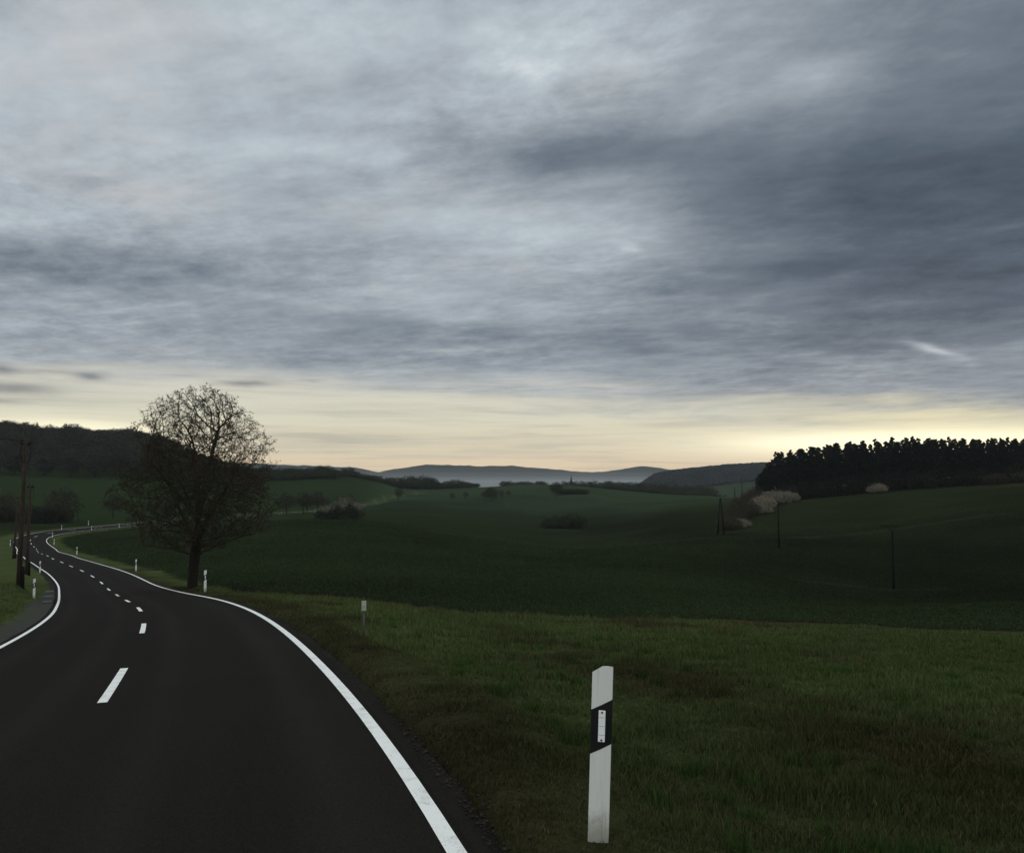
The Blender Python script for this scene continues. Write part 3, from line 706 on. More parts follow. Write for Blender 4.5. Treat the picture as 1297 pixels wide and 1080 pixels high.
def marker():
    x, y, z = at(460.5, 18.6); r = empty('marker_stake', (x, y, z))
    b = MB(); b.tube([(0, 0, -.2), (0, 0, .60)], .019, 10); b.build('stake', M['steel'], r, True)
    b = MB(); b.box((0, 0, .675), (.098, .045, .19), bev=.012); b.build('head', M['grime'], r)
    b = MB(); b.box((0, 0, .779), (.102, .05, .022), bev=.008); b.build('cap', M['grime'], r)
    tag(r, 'thin dark stake with small white head standing in the verge', 'marker stake')
marker()
# drain grating beside the left edge line
def drain():
    k = int(np.argmin(abs(RC[:, 1] - 47.5)))
    p = road_pt(k, -AW - .30, -.03); a = math.atan2(T2[k, 1], T2[k, 0]) - math.pi / 2
    r = empty('drain_channel', p, a)
    b = MB(); b.box((0, 0, -.02), (.5, 12.4, .04)); b.build('channel', M['pave'], r)
    for q in range(6):
        b = MB(); b.box((0, -5.5 + q * 2.2, .006), (.44, .7, .024), bev=.004); b.build('grate', M['black'], r)
    tag(r, 'narrow drain channel with dark grates beside the left edge line', 'drain')
drain()

# utility poles ------------------------------------------------------------
def pole_left(px, y, topdx, H, lab, big=True):
    x, yy, z = at(px, y); r = empty('utility_pole', (x, yy, z))
    tx = topdx / FPX * y
    b = MB(); b.tube([(0, 0, -.6), (tx * .33, 0, H * .33), (tx * .7, 0, H * .7), (tx, 0, H)], [.16, .145, .125, .105], 12); b.build('pole', M['wood'], r, True)
    b = MB(); b.tube([(.24, .02, -.5), (.16 + tx * .3, .02, 1.2)], [.12, .10], 8); b.build('footing_stub', M['darkwood'], r, True)
    b = MB(); b.box((tx, 0, H - .25), (.62, .10, .10), bev=.01); arm = b.build('crossarm', M['darkwood'], r)
    for s in (-1, 1):
        b = MB(); b.tube([(tx + s * .26, 0, H - .2), (tx + s * .26, 0, H - .11), (tx + s * .26, 0, H - .10), (tx + s * .26, 0, H - .03)], [.02, .035, .05, .03], 10); b.build('insulator', M['ceramic'], arm, True)
        b = MB(); pts = [(tx + s * (.20 + .13 * math.sin(t * math.pi) ** 1.2), 0, H - .2 - 1.15 * t) for t in np.linspace(0, 1, 12)]
        pts.append((tx + s * .12, 0, H - 1.35)); b.tube(pts, .018, 6); b.build('cable_loop', M['wire'], r, True)
    b = MB(); b.tube([(tx - .02, -.12, H - 1.4), (tx - .02, -.13, H + .12)], .028, 8); b.build('riser_pipe', M['wood'], r, True)
    tag(r, lab, 'utility pole', 'wooden utility poles on the left verge'); return r, Vector((x + tx, yy, z + H - .06))
pa, ta = pole_left(23.5, 54, 4, 9.0, 'tallest wooden utility pole on the left verge beside the delineator post')
pb, tb = pole_left(33.5, 80, 2, 8.2, 'second wooden utility pole, standing close to the asphalt edge behind the tallest one')
pc, td = pole_left(16.5, 115, 5, 8.2, 'rearmost thin utility pole, left of the tallest wooden pole')
def cable(name, a, b_, sag, lab, r=.012, m='wire'):
    b = MB(); pts = [a.lerp(b_, t) - Vector((0, 0, sag * 4 * t * (1 - t))) for t in np.linspace(0, 1, 24)]
    b.tube(pts, r, 5); tag(b.build(name, M[m], smooth=True), lab, 'cable')
cable('overhead_cable', ta, Vector((-36, 40, ta.z + 1.6)), .25, 'slack overhead cable leaving the tallest wooden pole to the left', .022)
cable('overhead_cable', ta, tb, .9, 'thin overhead cable between the tallest and the second wooden pole', .009)
def field_pole(px, y, H, lab, arm=True, rz=0.):
    x, yy, z = at(px, y); r = empty('power_pole', (x, yy, z), rz)
    b = MB(); b.tube([(0, 0, -.6), (0, 0, H * .5), (0, 0, H)], [.17, .15, .12], 10); b.build('pole', M['darkwood'], r, True)
    if arm:
        b = MB(); b.box((0, 0, H + .48), (3.0, .09, .08)); a_ = b.build('crossarm', M['darkwood'], r)
        b = MB()
        for s in (-1, 1): b.tube([(0, 0, H - .12), (s * .62, 0, H + .46)], .035, 6)
        b.build('brace', M['darkwood'], r)
        for s in (-1.35, 0, 1.35):
            b = MB(); b.tube([(s, 0, H + .52), (s, 0, H + .60), (s, 0, H + .62), (s, 0, H + .82)], [.03, .03, .08, .05], 8); b.build('insulator', M['ceramic'], a_, True)
    tag(r, lab, 'power pole', 'power line poles crossing the field'); return Vector((x, yy, z + H + .8))
f1 = field_pole(1132, 110, 7.4, 'power pole with T crossarm standing alone in the right field')
f2 = field_pole(986.5, 155, 7.6, 'slim dark power pole mid field, right of the A-shaped pole', rz=1.3)
f4 = field_pole(931, 262, 6.6, 'small far power pole rising from the brown hedge', rz=1.2)
f5 = field_pole(940, 330, 6.8, 'farthest power pole behind the hedge top', rz=1.2)
def a_pole():
    x, y, z = at(913, 190); r = empty('power_pole', (x, y, z), .1); H = 8.0
    for s in (-1, 1):
        b = MB(); b.tube([(s * .75, 0, -.6 - (0.0)), (s * .08, 0, H)], [.17, .13], 8); b.build('leg', M['darkwood'], r, True)
    b = MB(); b.box((0, 0, 3.2), (1.15, .1, .14)); b.build('tie_bar', M['darkwood'], r)
    b = MB(); b.box((0, 0, H + .45), (2.9, .09, .09)); a_ = b.build('crossarm', M['darkwood'], r)
    for s in (-1.3, 0, 1.3):
        b = MB(); b.tube([(s, 0, H + .5), (s, 0, H + .8)], [.07, .05], 8); b.build('insulator', M['ceramic'], a_, True)
    b = MB(); b.tube([(0, 0, H - .1), (0, 0, H + .5)], .05, 6); b.build('peak_rod', M['steel'], r)
    tag(r, 'A-shaped double leg power pole below the hedge', 'power pole'); return Vector((x, y, z + H + .7))
fa = a_pole()
cable('power_line', f1, f2, .9, 'thin power line between the T pole and the slim mid field pole', .006)
cable('power_line', f2, fa, .7, 'thin power line between the slim pole and the A-shaped pole', .006)
# trees --------------------------------------------------------------------
def colonize(nodes, parent, att, D, di, dk, iters, r, jit=.25, trop=0.0):
    nodes = [np.array(p, float) for p in nodes]; parent = list(parent); N = np.array(nodes)
    d2 = ((att[:, None] - N[None]) ** 2).sum(-1); near = d2.argmin(1); dist = np.sqrt(d2.min(1)); alive = np.ones(len(att), bool)
    for it in range(iters):
        m = alive & (dist < di)
        if not m.any(): break
        v = att[m] - N[near[m]]; v /= np.linalg.norm(v, axis=1)[:, None] + 1e-9
        u, inv = np.unique(near[m], return_inverse=True); acc = np.zeros((len(u), 3)); np.add.at(acc, inv, v)
        acc /= np.linalg.norm(acc, axis=1)[:, None] + 1e-9; acc += r.normal(0, jit, acc.shape); acc[:, 2] += trop; acc /= np.linalg.norm(acc, axis=1)[:, None]
        new = N[u] + acc * D
        dd = ((new[:, None] - N[None]) ** 2).sum(-1).min(1); ok = dd > (.45 * D) ** 2; new, u = new[ok], u[ok]
        if not len(new):
            alive &= ~(m & (r.random(len(att)) < .5)); continue
        b = len(N); N = np.vstack([N, new]); parent += list(u)
        d2 = ((att[:, None] - new[None]) ** 2).sum(-1); k = d2.argmin(1); dm = np.sqrt(d2[np.arange(len(att)), k])
        cl = dm < dist; near[cl] = b + k[cl]; dist[cl] = dm[cl]; alive &= dist > dk
    return N, np.array(parent)
def radii(N, par, tip, p=2.2):
    a = np.zeros(len(N)); kids = np.bincount(par[par >= 0], minlength=len(N))
    a[kids == 0] = tip ** p
    for i in range(len(N) - 1, 0, -1):
        if par[i] >= 0: a[par[i]] += a[i]
    return a ** (1 / p), kids
def tubes_np(A, B, ra, rb, n):
    t = B - A; t /= np.linalg.norm(t, axis=1)[:, None] + 1e-9
    up = np.where(np.abs(t[:, 2:3]) < .9, np.array([[0, 0, 1.]]), np.array([[1., 0, 0]]))
    u = np.cross(t, up); u /= np.linalg.norm(u, axis=1)[:, None] + 1e-9; w = np.cross(t, u)
    an = np.arange(n) / n * 2 * np.pi; ca, sa = np.cos(an)[None, :, None], np.sin(an)[None, :, None]
    ring = u[:, None] * ca + w[:, None] * sa
    V = np.concatenate([A[:, None] + ring * ra[:, None, None], B[:, None] + ring * rb[:, None, None]], 1)
    k = np.arange(n); F = np.stack([k, (k + 1) % n, n + (k + 1) % n, n + k], 1)
    return V.reshape(-1, 3), (F[None] + 2 * n * np.arange(len(A))[:, None, None]).reshape(-1, 4)
def leaf_quads(P, s, r, flat=0.0):
    n = len(P); a = r.normal(size=(n, 3)); a[:, 2] *= 1 - flat; a /= np.linalg.norm(a, axis=1)[:, None]
    b = np.cross(a, r.normal(size=(n, 3))); b /= np.linalg.norm(b, axis=1)[:, None]
    s = np.broadcast_to(s, (n,))[:, None] * (.6 + .8 * r.random((n, 1)))
    V = np.stack([P - a * s, P + b * s * .55, P + a * s, P - b * s * .55], 1).reshape(-1, 3)
    return V, np.arange(4 * n).reshape(-1, 4)
def join(parts):
    V, F, b = [], [], 0
    for v, f in parts: V.append(v); F.append(f + b); b += len(v)
    return np.vstack(V), np.vstack(F)
def tree_skeleton(prof, nat, seed, trunk, limbs, D, di, dk, off=(0, 0), iters=90, jit=.25, surf=.55):
    r = np.random.default_rng(seed); hs, ws = zip(*prof); P = []
    while len(P) < nat:
        h = r.uniform(hs[0], hs[-1], 4000); R = np.interp(h, hs, ws); q = r.uniform(-1, 1, (4000, 2)); q2 = (q ** 2).sum(1)
        k = (q2 < 1) & (r.random(4000) < (R / max(ws)) ** 2) & (r.random(4000) < surf + (1 - surf) * q2)
        lump = .97 + .16 * np.sin(np.arctan2(q[:, 1], q[:, 0]) * 3 + h * 1.3 + seed) + .09 * np.sin(np.arctan2(q[:, 1], q[:, 0]) * 7 - h * 2.1)
        P += list(np.stack([q[:, 0] * R * lump + off[0], q[:, 1] * R * lump + off[1], h], 1)[k])
    att = np.array(P[:nat]); nodes = [np.array((0, 0, -.4)), np.array((0, 0, 0.))]; par = [-1, 0]
    for p in trunk: nodes.append(np.array(p)); par.append(len(nodes) - 2)
    nt = len(nodes)
    for (k, az, tilt, L, curve) in limbs:
        cur = nodes[k].copy(); pi = k; st = max(1, int(L / D)); a = az; t_ = tilt
        for s in range(st):
            t_ += curve / st; a += r.normal(0, .05); t2 = t_ + r.normal(0, .06)
            cur = cur + D * np.array([math.sin(t2) * math.cos(a), math.sin(t2) * math.sin(a), math.cos(t2)]); nodes.append(cur.copy()); par.append(pi); pi = len(nodes) - 1
    N, par = colonize(nodes, par, att, D, di, dk, iters, r, jit)
    return N, par, nt, r
def mesh_tree(root, N, par, nt, r, tip, tr_r, twigs, leaves, leaf_s, mats, flare=1.25, sides=(8, 4), p=2.2, thin=None):
    rr, kids = radii(N, par, tip, p); sc = tr_r / rr[1]; w = np.clip((rr / rr[1]), 0, 1) ** .5; rr = rr * (1 + (sc - 1) * w)
    E_ = np.where(par >= 0)[0]; A, B = N[par[E_]], N[E_]; ra = np.minimum(rr[par[E_]], rr[E_] * 1.45); rb = rr[E_]
    isT = E_ < nt
    ra[E_ == 1] = rr[1] * flare * 1.1; rb[E_ == 1] = rr[1] * flare
    tr = tubes_np(A[isT], B[isT], ra[isT], rb[isT], 12)
    mesh_np('trunk', tr[0], tr[1], mats[0], root, smooth=True)
    big = ~isT & (rb > tip * 3); sm = ~isT & ~big; parts = []
    if big.any(): parts.append(tubes_np(A[big], B[big], ra[big], rb[big], sides[0]))
    parts.append(tubes_np(A[sm], B[sm], ra[sm], rb[sm], sides[1]))
    fine = np.where((rr < tip * 3.2) & (np.arange(len(N)) >= nt))[0]
    if twigs:
        k = r.choice(fine, twigs); dirn = N[k] - N[par[k]]; dirn /= np.linalg.norm(dirn, axis=1)[:, None] + 1e-9
        dirn = dirn + r.normal(0, .75, dirn.shape); dirn /= np.linalg.norm(dirn, axis=1)[:, None]
        L = leaf_s * (2.5 + 4.5 * r.random(twigs)); parts.append(tubes_np(N[k], N[k] + dirn * L[:, None], np.full(twigs, tip * .7), np.full(twigs, tip * .35), 3)); tips = N[k] + dirn * L[:, None]
    else: tips = N[fine]
    V, F = join(parts)
    cr = mesh_np('crown', V, F, mats[1], root)
    if leaves:
        pool = tips
        if thin: pool = tips[r.random(len(tips)) > (1 - thin[2]) * smooth(thin[0], thin[1], tips[:, 2])]
        P = pool[r.integers(0, len(pool), leaves)] + r.normal(0, leaf_s * .8, (leaves, 3)); V, F = leaf_quads(P, leaf_s, r)
        mesh_np('leaves', V, F, mats[2], cr)
    return cr
def big_tree():
    x, y, z = at(243.5, 52.5); r0 = empty('lone_tree', (x, y, z))
    prof = [(2.3, 1.3), (2.9, 2.7), (3.6, 3.75), (4.6, 4.3), (6.0, 4.55), (7.2, 4.3), (8.4, 3.85), (9.5, 3.6), (10.6, 3.0), (11.5, 2.15), (12.15, .9)]
    trunk = [(.02, 0, .4), (.04, 0, .9), (.08, 0, 1.4), (.13, .0, 1.9), (.18, 0, 2.3), (.2, .0, 2.7), (.24, .02, 3.1), (.26, .03, 3.6), (.24, 0, 4.2), (.28, 0, 4.8), (.3, 0, 5.4)]
    limbs = []
    R = np.random.default_rng(5)
    for k, (az, tl, L, c) in enumerate([(0, .35, 5.2, .25), (.9, .42, 4.6, .2), (1.9, .5, 4.6, .1), (2.7, .42, 5.0, .25), (3.3, .62, 4.6, .05), (4.1, .38, 4.8, .2), (5.2, .45, 4.6, .2), (5.9, .68, 4.4, .1), (2.3, .2, 5, .1), (.4, .15, 5.3, .1), (4.9, .22, 5.0, .1)]):
        limbs.append((6 + k % 5, az, tl, L, c))
    for k, (az, tl, L, c) in enumerate([(.1, 1.0, 3.9, .4), (1.1, 1.1, 3.6, .35), (2.1, 1.05, 3.6, .45), (3.05, 1.0, 4.0, .45), (3.9, 1.1, 3.6, .4), (5.0, 1.1, 3.6, .4), (.55, 1.2, 3.3, .5), (3.5, 1.25, 3.3, .45), (2.6, 1.2, 3.3, .5), (5.6, 1.2, 3.4, .5)]):
        limbs.append((5 + k % 4, az, tl, L, c))
    N, par, nt, r = tree_skeleton(prof, 7000, 21, trunk, limbs, .23, 1.6, .26, off=(.33, 0), iters=80, jit=.13, surf=.5)
    mesh_tree(r0, N, par, nt, r, .0085, .31, 30000, 40000, .042, (M['bark'], M['twig'], M['bud']), sides=(6, 3), thin=(6.5, 11.5, .85), p=2.55)
    tag(r0, 'large solitary roadside tree with dense spreading crown just coming into leaf', 'tree')
big_tree()
def deciduous(name, seed, H, R, mats, nat=420, tip=.02, tw=1500, lv=1500, low=.22, trunk_r=None, ls=.16, shape=None):
    r0 = empty(name, (0, 0, 0))
    prof = shape or [(H * low, R * .35), (H * (low + .12), R * .85), (H * .5, R), (H * .72, R * .88), (H * .88, R * .55), (H, R * .12)]
    D = H * .045
    st = [(0, 0, H * low * q) for q in (.35, .7, 1.0)] + [(0, 0, H * q) for q in (low + .06, low + .13, low + .2)]
    rr = np.random.default_rng(seed); limbs = [(4 + k % 4, k * 2.4 + rr.random(), .35 + .6 * rr.random(), H * .32, .2) for k in range(7)]
    N, par, nt, r = tree_skeleton(prof, nat, seed, st, limbs, D, H * .22, H * .05, iters=40, jit=.3)
    mesh_tree(r0, N, par, nt, r, tip, trunk_r or H * .018, tw, lv, ls, mats, sides=(4, 3))
    return r0
def pine(seed, H):
    r0 = empty('pine_tree', (0, 0, 0)); r = np.random.default_rng(seed)
    b = MB(); lean = r.normal(0, .02, 2); b.tube([(0, 0, -.5), (lean[0] * H * .5, lean[1] * H * .5, H * .5), (lean[0] * H, lean[1] * H, H * .95)], [.2, .15, .04], 7); b.build('trunk', M['bark'], r0, True)
    P = []
    n = 34
    for k in range(n):
        f = k / (n - 1); h = H * (.20 + .76 * f); Rm = 2.55 * (1 - max(0, f - .55) ** 1.6 * 2.3) * (.72 + .55 * r.random()); a = k * 2.4 + r.random()
        rad_ = Rm * (.30 + .55 * r.random()) * (0.2 if f > .97 else 1); c = np.array([math.cos(a) * rad_ + lean[0] * h, math.sin(a) * rad_ + lean[1] * h, h])
        s = (.62 + .45 * r.random()) * (1 - .5 * max(0, f - .6) / .4); q = r.normal(size=(150, 3)); q /= np.linalg.norm(q, axis=1)[:, None]; q *= (r.random((150, 1)) ** .4) * s; q[:, 2] *= .62; P.append(c + q)
    P = np.vstack(P); V, F = leaf_quads(P, .20, r)
    mesh_np('crown', V, F, M['needles'], r0); return r0
def bush(name, seed, lobes, mat_top, mat_low=None, n=2600, ls=.11, split=.5):
    """lobes: (x, y, radius, height). upper faces get mat_top, lower ones mat_low"""
    r0 = empty(name, (0, 0, 0)); r = np.random.default_rng(seed); P = []; RH = []
    tot = sum(l[2] ** 2 for l in lobes)
    Hm = max(l[3] for l in lobes)
    for (x, y, R, H) in lobes:
        m_ = int(n * R * R / tot); q = r.normal(size=(m_, 3)); q /= np.linalg.norm(q, axis=1)[:, None]
        q *= (.55 + .45 * r.random((m_, 1)) ** .5) * (1 + .18 * np.sin(q[:, :1] * 5 + seed) * np.sin(q[:, 1:2] * 6 + 1) + .12 * r.normal(size=(m_, 1)))
        q = q * np.array([R, R, H * .5]); q[:, 2] += H * .48; q = q[q[:, 2] > 0.0]; P.append(q + np.array([x, y, 0])); RH.append(q[:, 2] / H)
    P = np.vstack(P); RH = np.concatenate(RH); V, F = leaf_quads(P, ls, r)
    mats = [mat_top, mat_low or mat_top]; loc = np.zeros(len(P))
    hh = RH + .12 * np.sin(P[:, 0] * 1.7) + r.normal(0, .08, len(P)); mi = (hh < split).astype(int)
    cols = None
    if mat_top.name == 'blossom':
        tn = (.55 + .75 * r.random(len(P)))[:, None] * np.ones((1, 3)); cols = np.repeat(tn, 4, axis=0)
    mesh_np('foliage', V, F, mats, r0, mi=mi, cols=cols)
    b = MB()
    for (x, y, R, H) in lobes:
        for k in range(5):
            a = r.random() * 6.28; b.tube([(x + math.cos(a) * R * .15, y + math.sin(a) * R * .15, -.2), (x + math.cos(a) * R * .6, y + math.sin(a) * R * .6, H * .75)], [.045, .015], 4)
    b.build('stems', M['twig'], r0); return r0
def put(root, px, dist, sc=1.0, rz=None, dz=0, sz=None):
    x, y, z = at(px, dist); root.location = (x, y, z + dz); root.rotation_euler = (0, 0, random.random() * 6.28 if rz is None else rz)
    root.scale = (sc, sc, sz if sz else sc); return root
# --- trees and thickets round the far bend
FT = [deciduous('fruit_tree', 31, 7.6, 3.0, (M['bark'], M['bare'], M['bushbrown']), low=.30, tip=.016, ls=.13, lv=1400),
      deciduous('fruit_tree', 32, 7.2, 2.7, (M['bark'], M['bare'], M['bushbrown']), low=.33, tip=.016, ls=.13, lv=1400)]
fl = [(363, 292, 1.05, 'leftmost fruit tree of the row right of the big tree'), (384, 300, 1.12, 'tallest fruit tree of the row, left of the pale bush'),
      (389, 312, 1.0, 'fruit tree half hidden behind its taller neighbour in the row'), (402, 318, 1.15, 'last full fruit tree of the row before the pale bush'), (412, 335, .8, 'small thin fruit tree behind the left end of the pale bush'),
      (143, 262, 1.05, 'small round tree beyond the far straight, left of the big tree crown'), (431, 400, .9, 'faint small tree behind the left half of the pale bush'),
      (444, 410, .95, 'faint small tree behind the right half of the pale bush'), (505, 450, .95, 'faint small tree standing alone in the middle field'), (573, 470, .6, 'very faint small tree right of centre left field'),
      (590, 480, .6, 'very faint low tree left of the round isolated tree'), (614, 470, .75, 'slim tree touching the left side of the round isolated tree'), (635, 480, .65, 'small tree right of the round isolated tree'), (644, 490, .55, 'smallest tree in the far green field'), (218, 300, .8, 'small tree seen through the left crown of the big tree')]
for k, (px, d_, sc, lab) in enumerate(fl):
    o = FT[k] if k < 2 else copy_tree(FT[k % 2]); put(o, px, d_, sc); tag(o, lab, 'tree', 'small fruit trees by the country road')
RT = deciduous('round_tree', 41, 9.5, 4.6, (M['bark'], M['bare'], M['green']), nat=600, low=.2, lv=3500, tip=.02, ls=.2)
put(RT, 622, 465, .80); tag(RT, 'round isolated tree in the far green field', 'tree')
o = copy_tree(RT); put(o, 704.5, 500, .85); o['label'] = 'dark round tree at the left end of the far low hedge'
o = deciduous('tree', 43, 9.0, 4.6, (M['bark'], M['bare'], M['bushbrown']), low=.12, lv=3000, ls=.16, nat=600); put(o, 79, 238, 1.08); tag(o, 'broad brownish tree above the thicket beyond the bend', 'tree')
o = deciduous('tree', 44, 8.0, 4.2, (M['bark'], M['bare'], M['bushbrown']), low=.1, lv=3600, ls=.16, nat=500); put(o, 3, 240, 1.05); tag(o, 'olive brown tree cut by the left frame edge', 'tree')
b_ = bush('thicket', 51, [(-3, 0, 2.6, 5.2), (0, .5, 3.0, 4.6), (3, 0, 2.6, 4.0)], M['bushleaf'], n=4200, ls=.2); put(b_, 48, 236, 1.0, 0); tag(b_, 'dark thicket beside the far bend behind the utility poles', 'bush')
b_ = copy_tree(b_); put(b_, 70, 240, .85, .3); b_['label'] = 'dark thicket under the broad brownish tree'
b_ = copy_tree(b_); put(b_, 8, 244, .8, .9); b_['label'] = 'dark thicket at the left frame edge under the olive tree'
def stake():
    x, y, z = at(100, 245); r = MB(); r.tube([(0, 0, -.3), (-1.4, 0, 6.0)], [.09, .07], 6); o = r.build('leaning_pole', M['darkwood'], smooth=True); o.location = (x, y, z); tag(o, 'thin dark leaning pole right of the brownish tree', 'pole')
stake()
# --- isolated bushes in the field
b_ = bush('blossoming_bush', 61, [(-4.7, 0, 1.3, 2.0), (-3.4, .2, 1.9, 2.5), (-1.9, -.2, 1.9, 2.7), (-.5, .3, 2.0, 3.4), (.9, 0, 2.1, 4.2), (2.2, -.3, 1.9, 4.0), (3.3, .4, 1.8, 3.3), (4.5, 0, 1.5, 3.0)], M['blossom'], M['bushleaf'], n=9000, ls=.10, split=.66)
put(b_, 430, 198, 1.0, 0, sz=1.22); tag(b_, 'pale blossoming bush standing alone in the field right of the big tree', 'bush')
b_ = bush('field_bush', 62, [(-5.4, 0, 2.3, 3.4), (-2.6, .6, 3.0, 4.4), (.8, 0, 2.6, 4.2), (3.2, .5, 3.3, 5.4), (5.8, 0, 2.4, 3.9)], M['green'], M['bushleaf'], n=12000, ls=.16, split=.22)
put(b_, 713, 290, 1.0, 0); tag(b_, 'dark green oval bush clump in the centre of the field', 'bush')
# --- hedge climbing to the wood on the right
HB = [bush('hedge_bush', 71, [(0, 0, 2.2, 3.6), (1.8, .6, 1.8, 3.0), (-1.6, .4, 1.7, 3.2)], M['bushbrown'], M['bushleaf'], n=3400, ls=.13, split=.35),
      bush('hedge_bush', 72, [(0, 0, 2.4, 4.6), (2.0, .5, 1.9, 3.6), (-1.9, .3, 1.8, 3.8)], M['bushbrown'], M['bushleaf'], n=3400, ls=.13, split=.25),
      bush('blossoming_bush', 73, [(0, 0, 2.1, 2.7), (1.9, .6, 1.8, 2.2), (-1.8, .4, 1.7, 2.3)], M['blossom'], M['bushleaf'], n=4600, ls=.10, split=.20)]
hb = [(925, 208, 0, .95, 'lowest dark brown bush at the foot of the hedge'), (931, 213, 0, .9, 'second brown bush up from the foot of the hedge'), (938, 211, 2, .72, 'small pale blossoming bush at the foot of the hedge'),
      (929, 226, 1, .95, 'brown bush on the left flank of the hedge foot'), (937, 236, 1, 1.1, 'large brown bush in the lower hedge'), (945, 240, 0, 1.1, 'large dark bush at the right side of the lower hedge'), (953, 246, 0, 1.0, 'dark bush in mid hedge below the pale blossom'),
      (942, 255, 1, 1.2, 'tall brown bush with bare tips in mid hedge'), (961, 247, 2, .95, 'pale blossoming bush hanging down the mid hedge'), (951, 268, 1, 1.15, 'brown bush near the hedge crest left of the blossom'), (963, 266, 2, 1.25, 'broad pale blossoming bush at the hedge crest'),
      (974, 278, 2, 1.45, 'largest pale blossoming bush against the dark wood'), (985, 285, 2, 1.3, 'pale blossoming bush right of the largest one'), (995, 288, 2, 1.15, 'pale blossoming bush near the right end of the hedge'), (1003, 290, 2, .85, 'last small pale bush at the right tip of the hedge'),
      (957, 285, 1, 1.2, 'brown bush behind the hedge crest'), (1107, 279, 2, .8, 'faint pale bush at the wood edge, left of its pair'), (1113, 278, 2, .95, 'faint pale bush at the wood edge, right of its pair'),
      (1262, 262, 0, 1.0, 'dark bush at the wood edge left of the pale strip'), (1300, 258, 0, 1.05, 'dark bush at the right frame edge below the wood')]
used = set()
for px, d_, k, sc, lab in hb:
    o = HB[k] if k not in used else copy_tree(HB[k]); used.add(k); put(o, px, d_, sc * (1.22 if k == 2 else 1.0)); tag(o, lab, 'bush', 'bushes of the hedge below the wood')
HT = deciduous('bare_tree', 75, 6.5, 1.6, (M['bark'], M['twig'], M['bushbrown']), nat=160, low=.2, tw=500, lv=200, tip=.02)
for k, (px, d_, sc, lab) in enumerate([(948, 268, 1.05, 'thin bare tree poking out left of the hedge crest'), (953, 275, 1.1, 'thin bare tree in the middle of the hedge crest'), (959, 280, 1.1, 'thin bare tree just left of the pine wood'), (942, 262, .9, 'short thin bare tree on the hedge')]):
    o = HT if k == 0 else copy_tree(HT); put(o, px, d_, sc); tag(o, lab, 'tree', 'thin bare trees in the hedge')
# --- pine wood on the right
PN = [pine(81 + k, h) for k, h in enumerate((15.5, 17, 14.5, 16.2))]
PLAB = 'dark pine tree of the closed wood on the right ridge'
cnt = 0; r_ = np.random.default_rng(9)
top_l = [(956, 620), (964, 600), (972, 588), (983, 573), (1000, 571), (1030, 566), (1060, 562), (1100, 561), (1150, 555), (1180, 557), (1240, 556), (1300, 555), (1500, 545)]
for row in range(6):
    x0 = 958 + row * 2.0
    px = x0 + (6 if row == 0 else 2)
    while px < 1350:
        f = (px - 965) / (1297 - 965); base = 303 - 36 * f + row * 7 + r_.normal(0, 1.2)
        x, y, z = at(px, base); tpy = np.interp(px, *zip(*top_l)) + r_.normal(0, 1.7) + (6 if r_.random() < .2 else 0) - .8
        H = (-(tpy - HZ) / FPX * y) - z
        k = cnt % 4; o = PN[k] if cnt < 4 else copy_tree(PN[k]); H0 = (15.5, 17, 14.5, 16.2)[k]; cnt += 1
        sc = max(.35, min(1.6, H / H0)); o.location = (x, y, z); o.rotation_euler = (0, 0, r_.random() * 6.28); w = min(1.15, max(.8, sc)) * (.72 + .36 * r_.random()); o.scale = (w, w, sc)
        tag(o, PLAB, 'pine tree', 'pines of the wood on the right ridge')
        px += (2.7 + r_.random() * 1.3) / y * FPX * (1.0 if row < 4 else 1.5)
print('pines', cnt)
UB = bush('undergrowth_bush', 91, [(0, 0, 2.6, 5.0), (2.2, .5, 2.0, 4.0), (-2.0, .4, 2.2, 6.0)], M['under'], n=2200, ls=.2)
px = 964; k = 0
while px < 1345:
    f = (px - 965) / 332; o = UB if k == 0 else copy_tree(UB); put(o, px, 299 - 36 * f + r_.normal(0, 1.), .62 + .5 * r_.random()); k += 1
    tag(o, 'dark undergrowth bush at the foot of the pine wood', 'bush', 'undergrowth along the pine wood edge'); px += 13 + r_.random() * 5
# --- woods on the left hill
WT = [deciduous('woodland_tree', 101 + k, h, rr_, (M['bark'], M['bare'], M['bare']), nat=300, low=.15, tw=1500, lv=2600, tip=.035, ls=.34) for k, (h, rr_) in enumerate(((15, 5.2), (13, 4.6), (16, 5.0), (12, 5.4)))]
top_w = [(-200, 520), (0, 533), (30, 538), (60, 541), (80, 540), (100, 541), (118, 548), (140, 541), (165, 542), (200, 553), (250, 576), (300, 592), (345, 597)]
bot_w = [(-200, 590), (0, 600), (50, 604), (100, 608), (170, 609), (250, 612), (345, 604)]
cnt = 0
for row in range(13):
    y = 452 + row * 19.5; px = -46 + (row % 2) * 9
    while px < 345 - row * 3:
        if cnt > 285: break
        yy = y + r_.normal(0, 3); x, yy, z = at(px, yy); tp = np.interp(px, *zip(*top_w))
        k = int(r_.integers(0, 4)); H0 = (15, 13, 16, 12)[k]; H = H0 * (.85 + .3 * r_.random())
        if row > 9: H = min(26, max(6, -(tp - HZ) / FPX * yy - z + r_.normal(0, 1.3)))
        zt = z + H; lim = -(tp - 1.5 + r_.normal(0, 1.8) - HZ) / FPX * yy
        if zt > lim: H = lim - z - abs(r_.normal(0, 1.2))
        if H > 4.5:
            o = WT[k] if cnt in (0,) and k == 0 or not WT[k].get('used') else copy_tree(WT[k])
            WT[k]['used'] = 1
            o.location = (x, yy, z); o.rotation_euler = (0, 0, r_.random() * 6.28); s = .95 + .35 * r_.random(); o.scale = (s, s, H / H0)
            tag(o, 'bare woodland tree of the dark wooded hill on the left', 'tree', 'trees of the wooded hill on the left'); cnt += 1
        px += (11.5 + r_.random() * 5) / yy * FPX
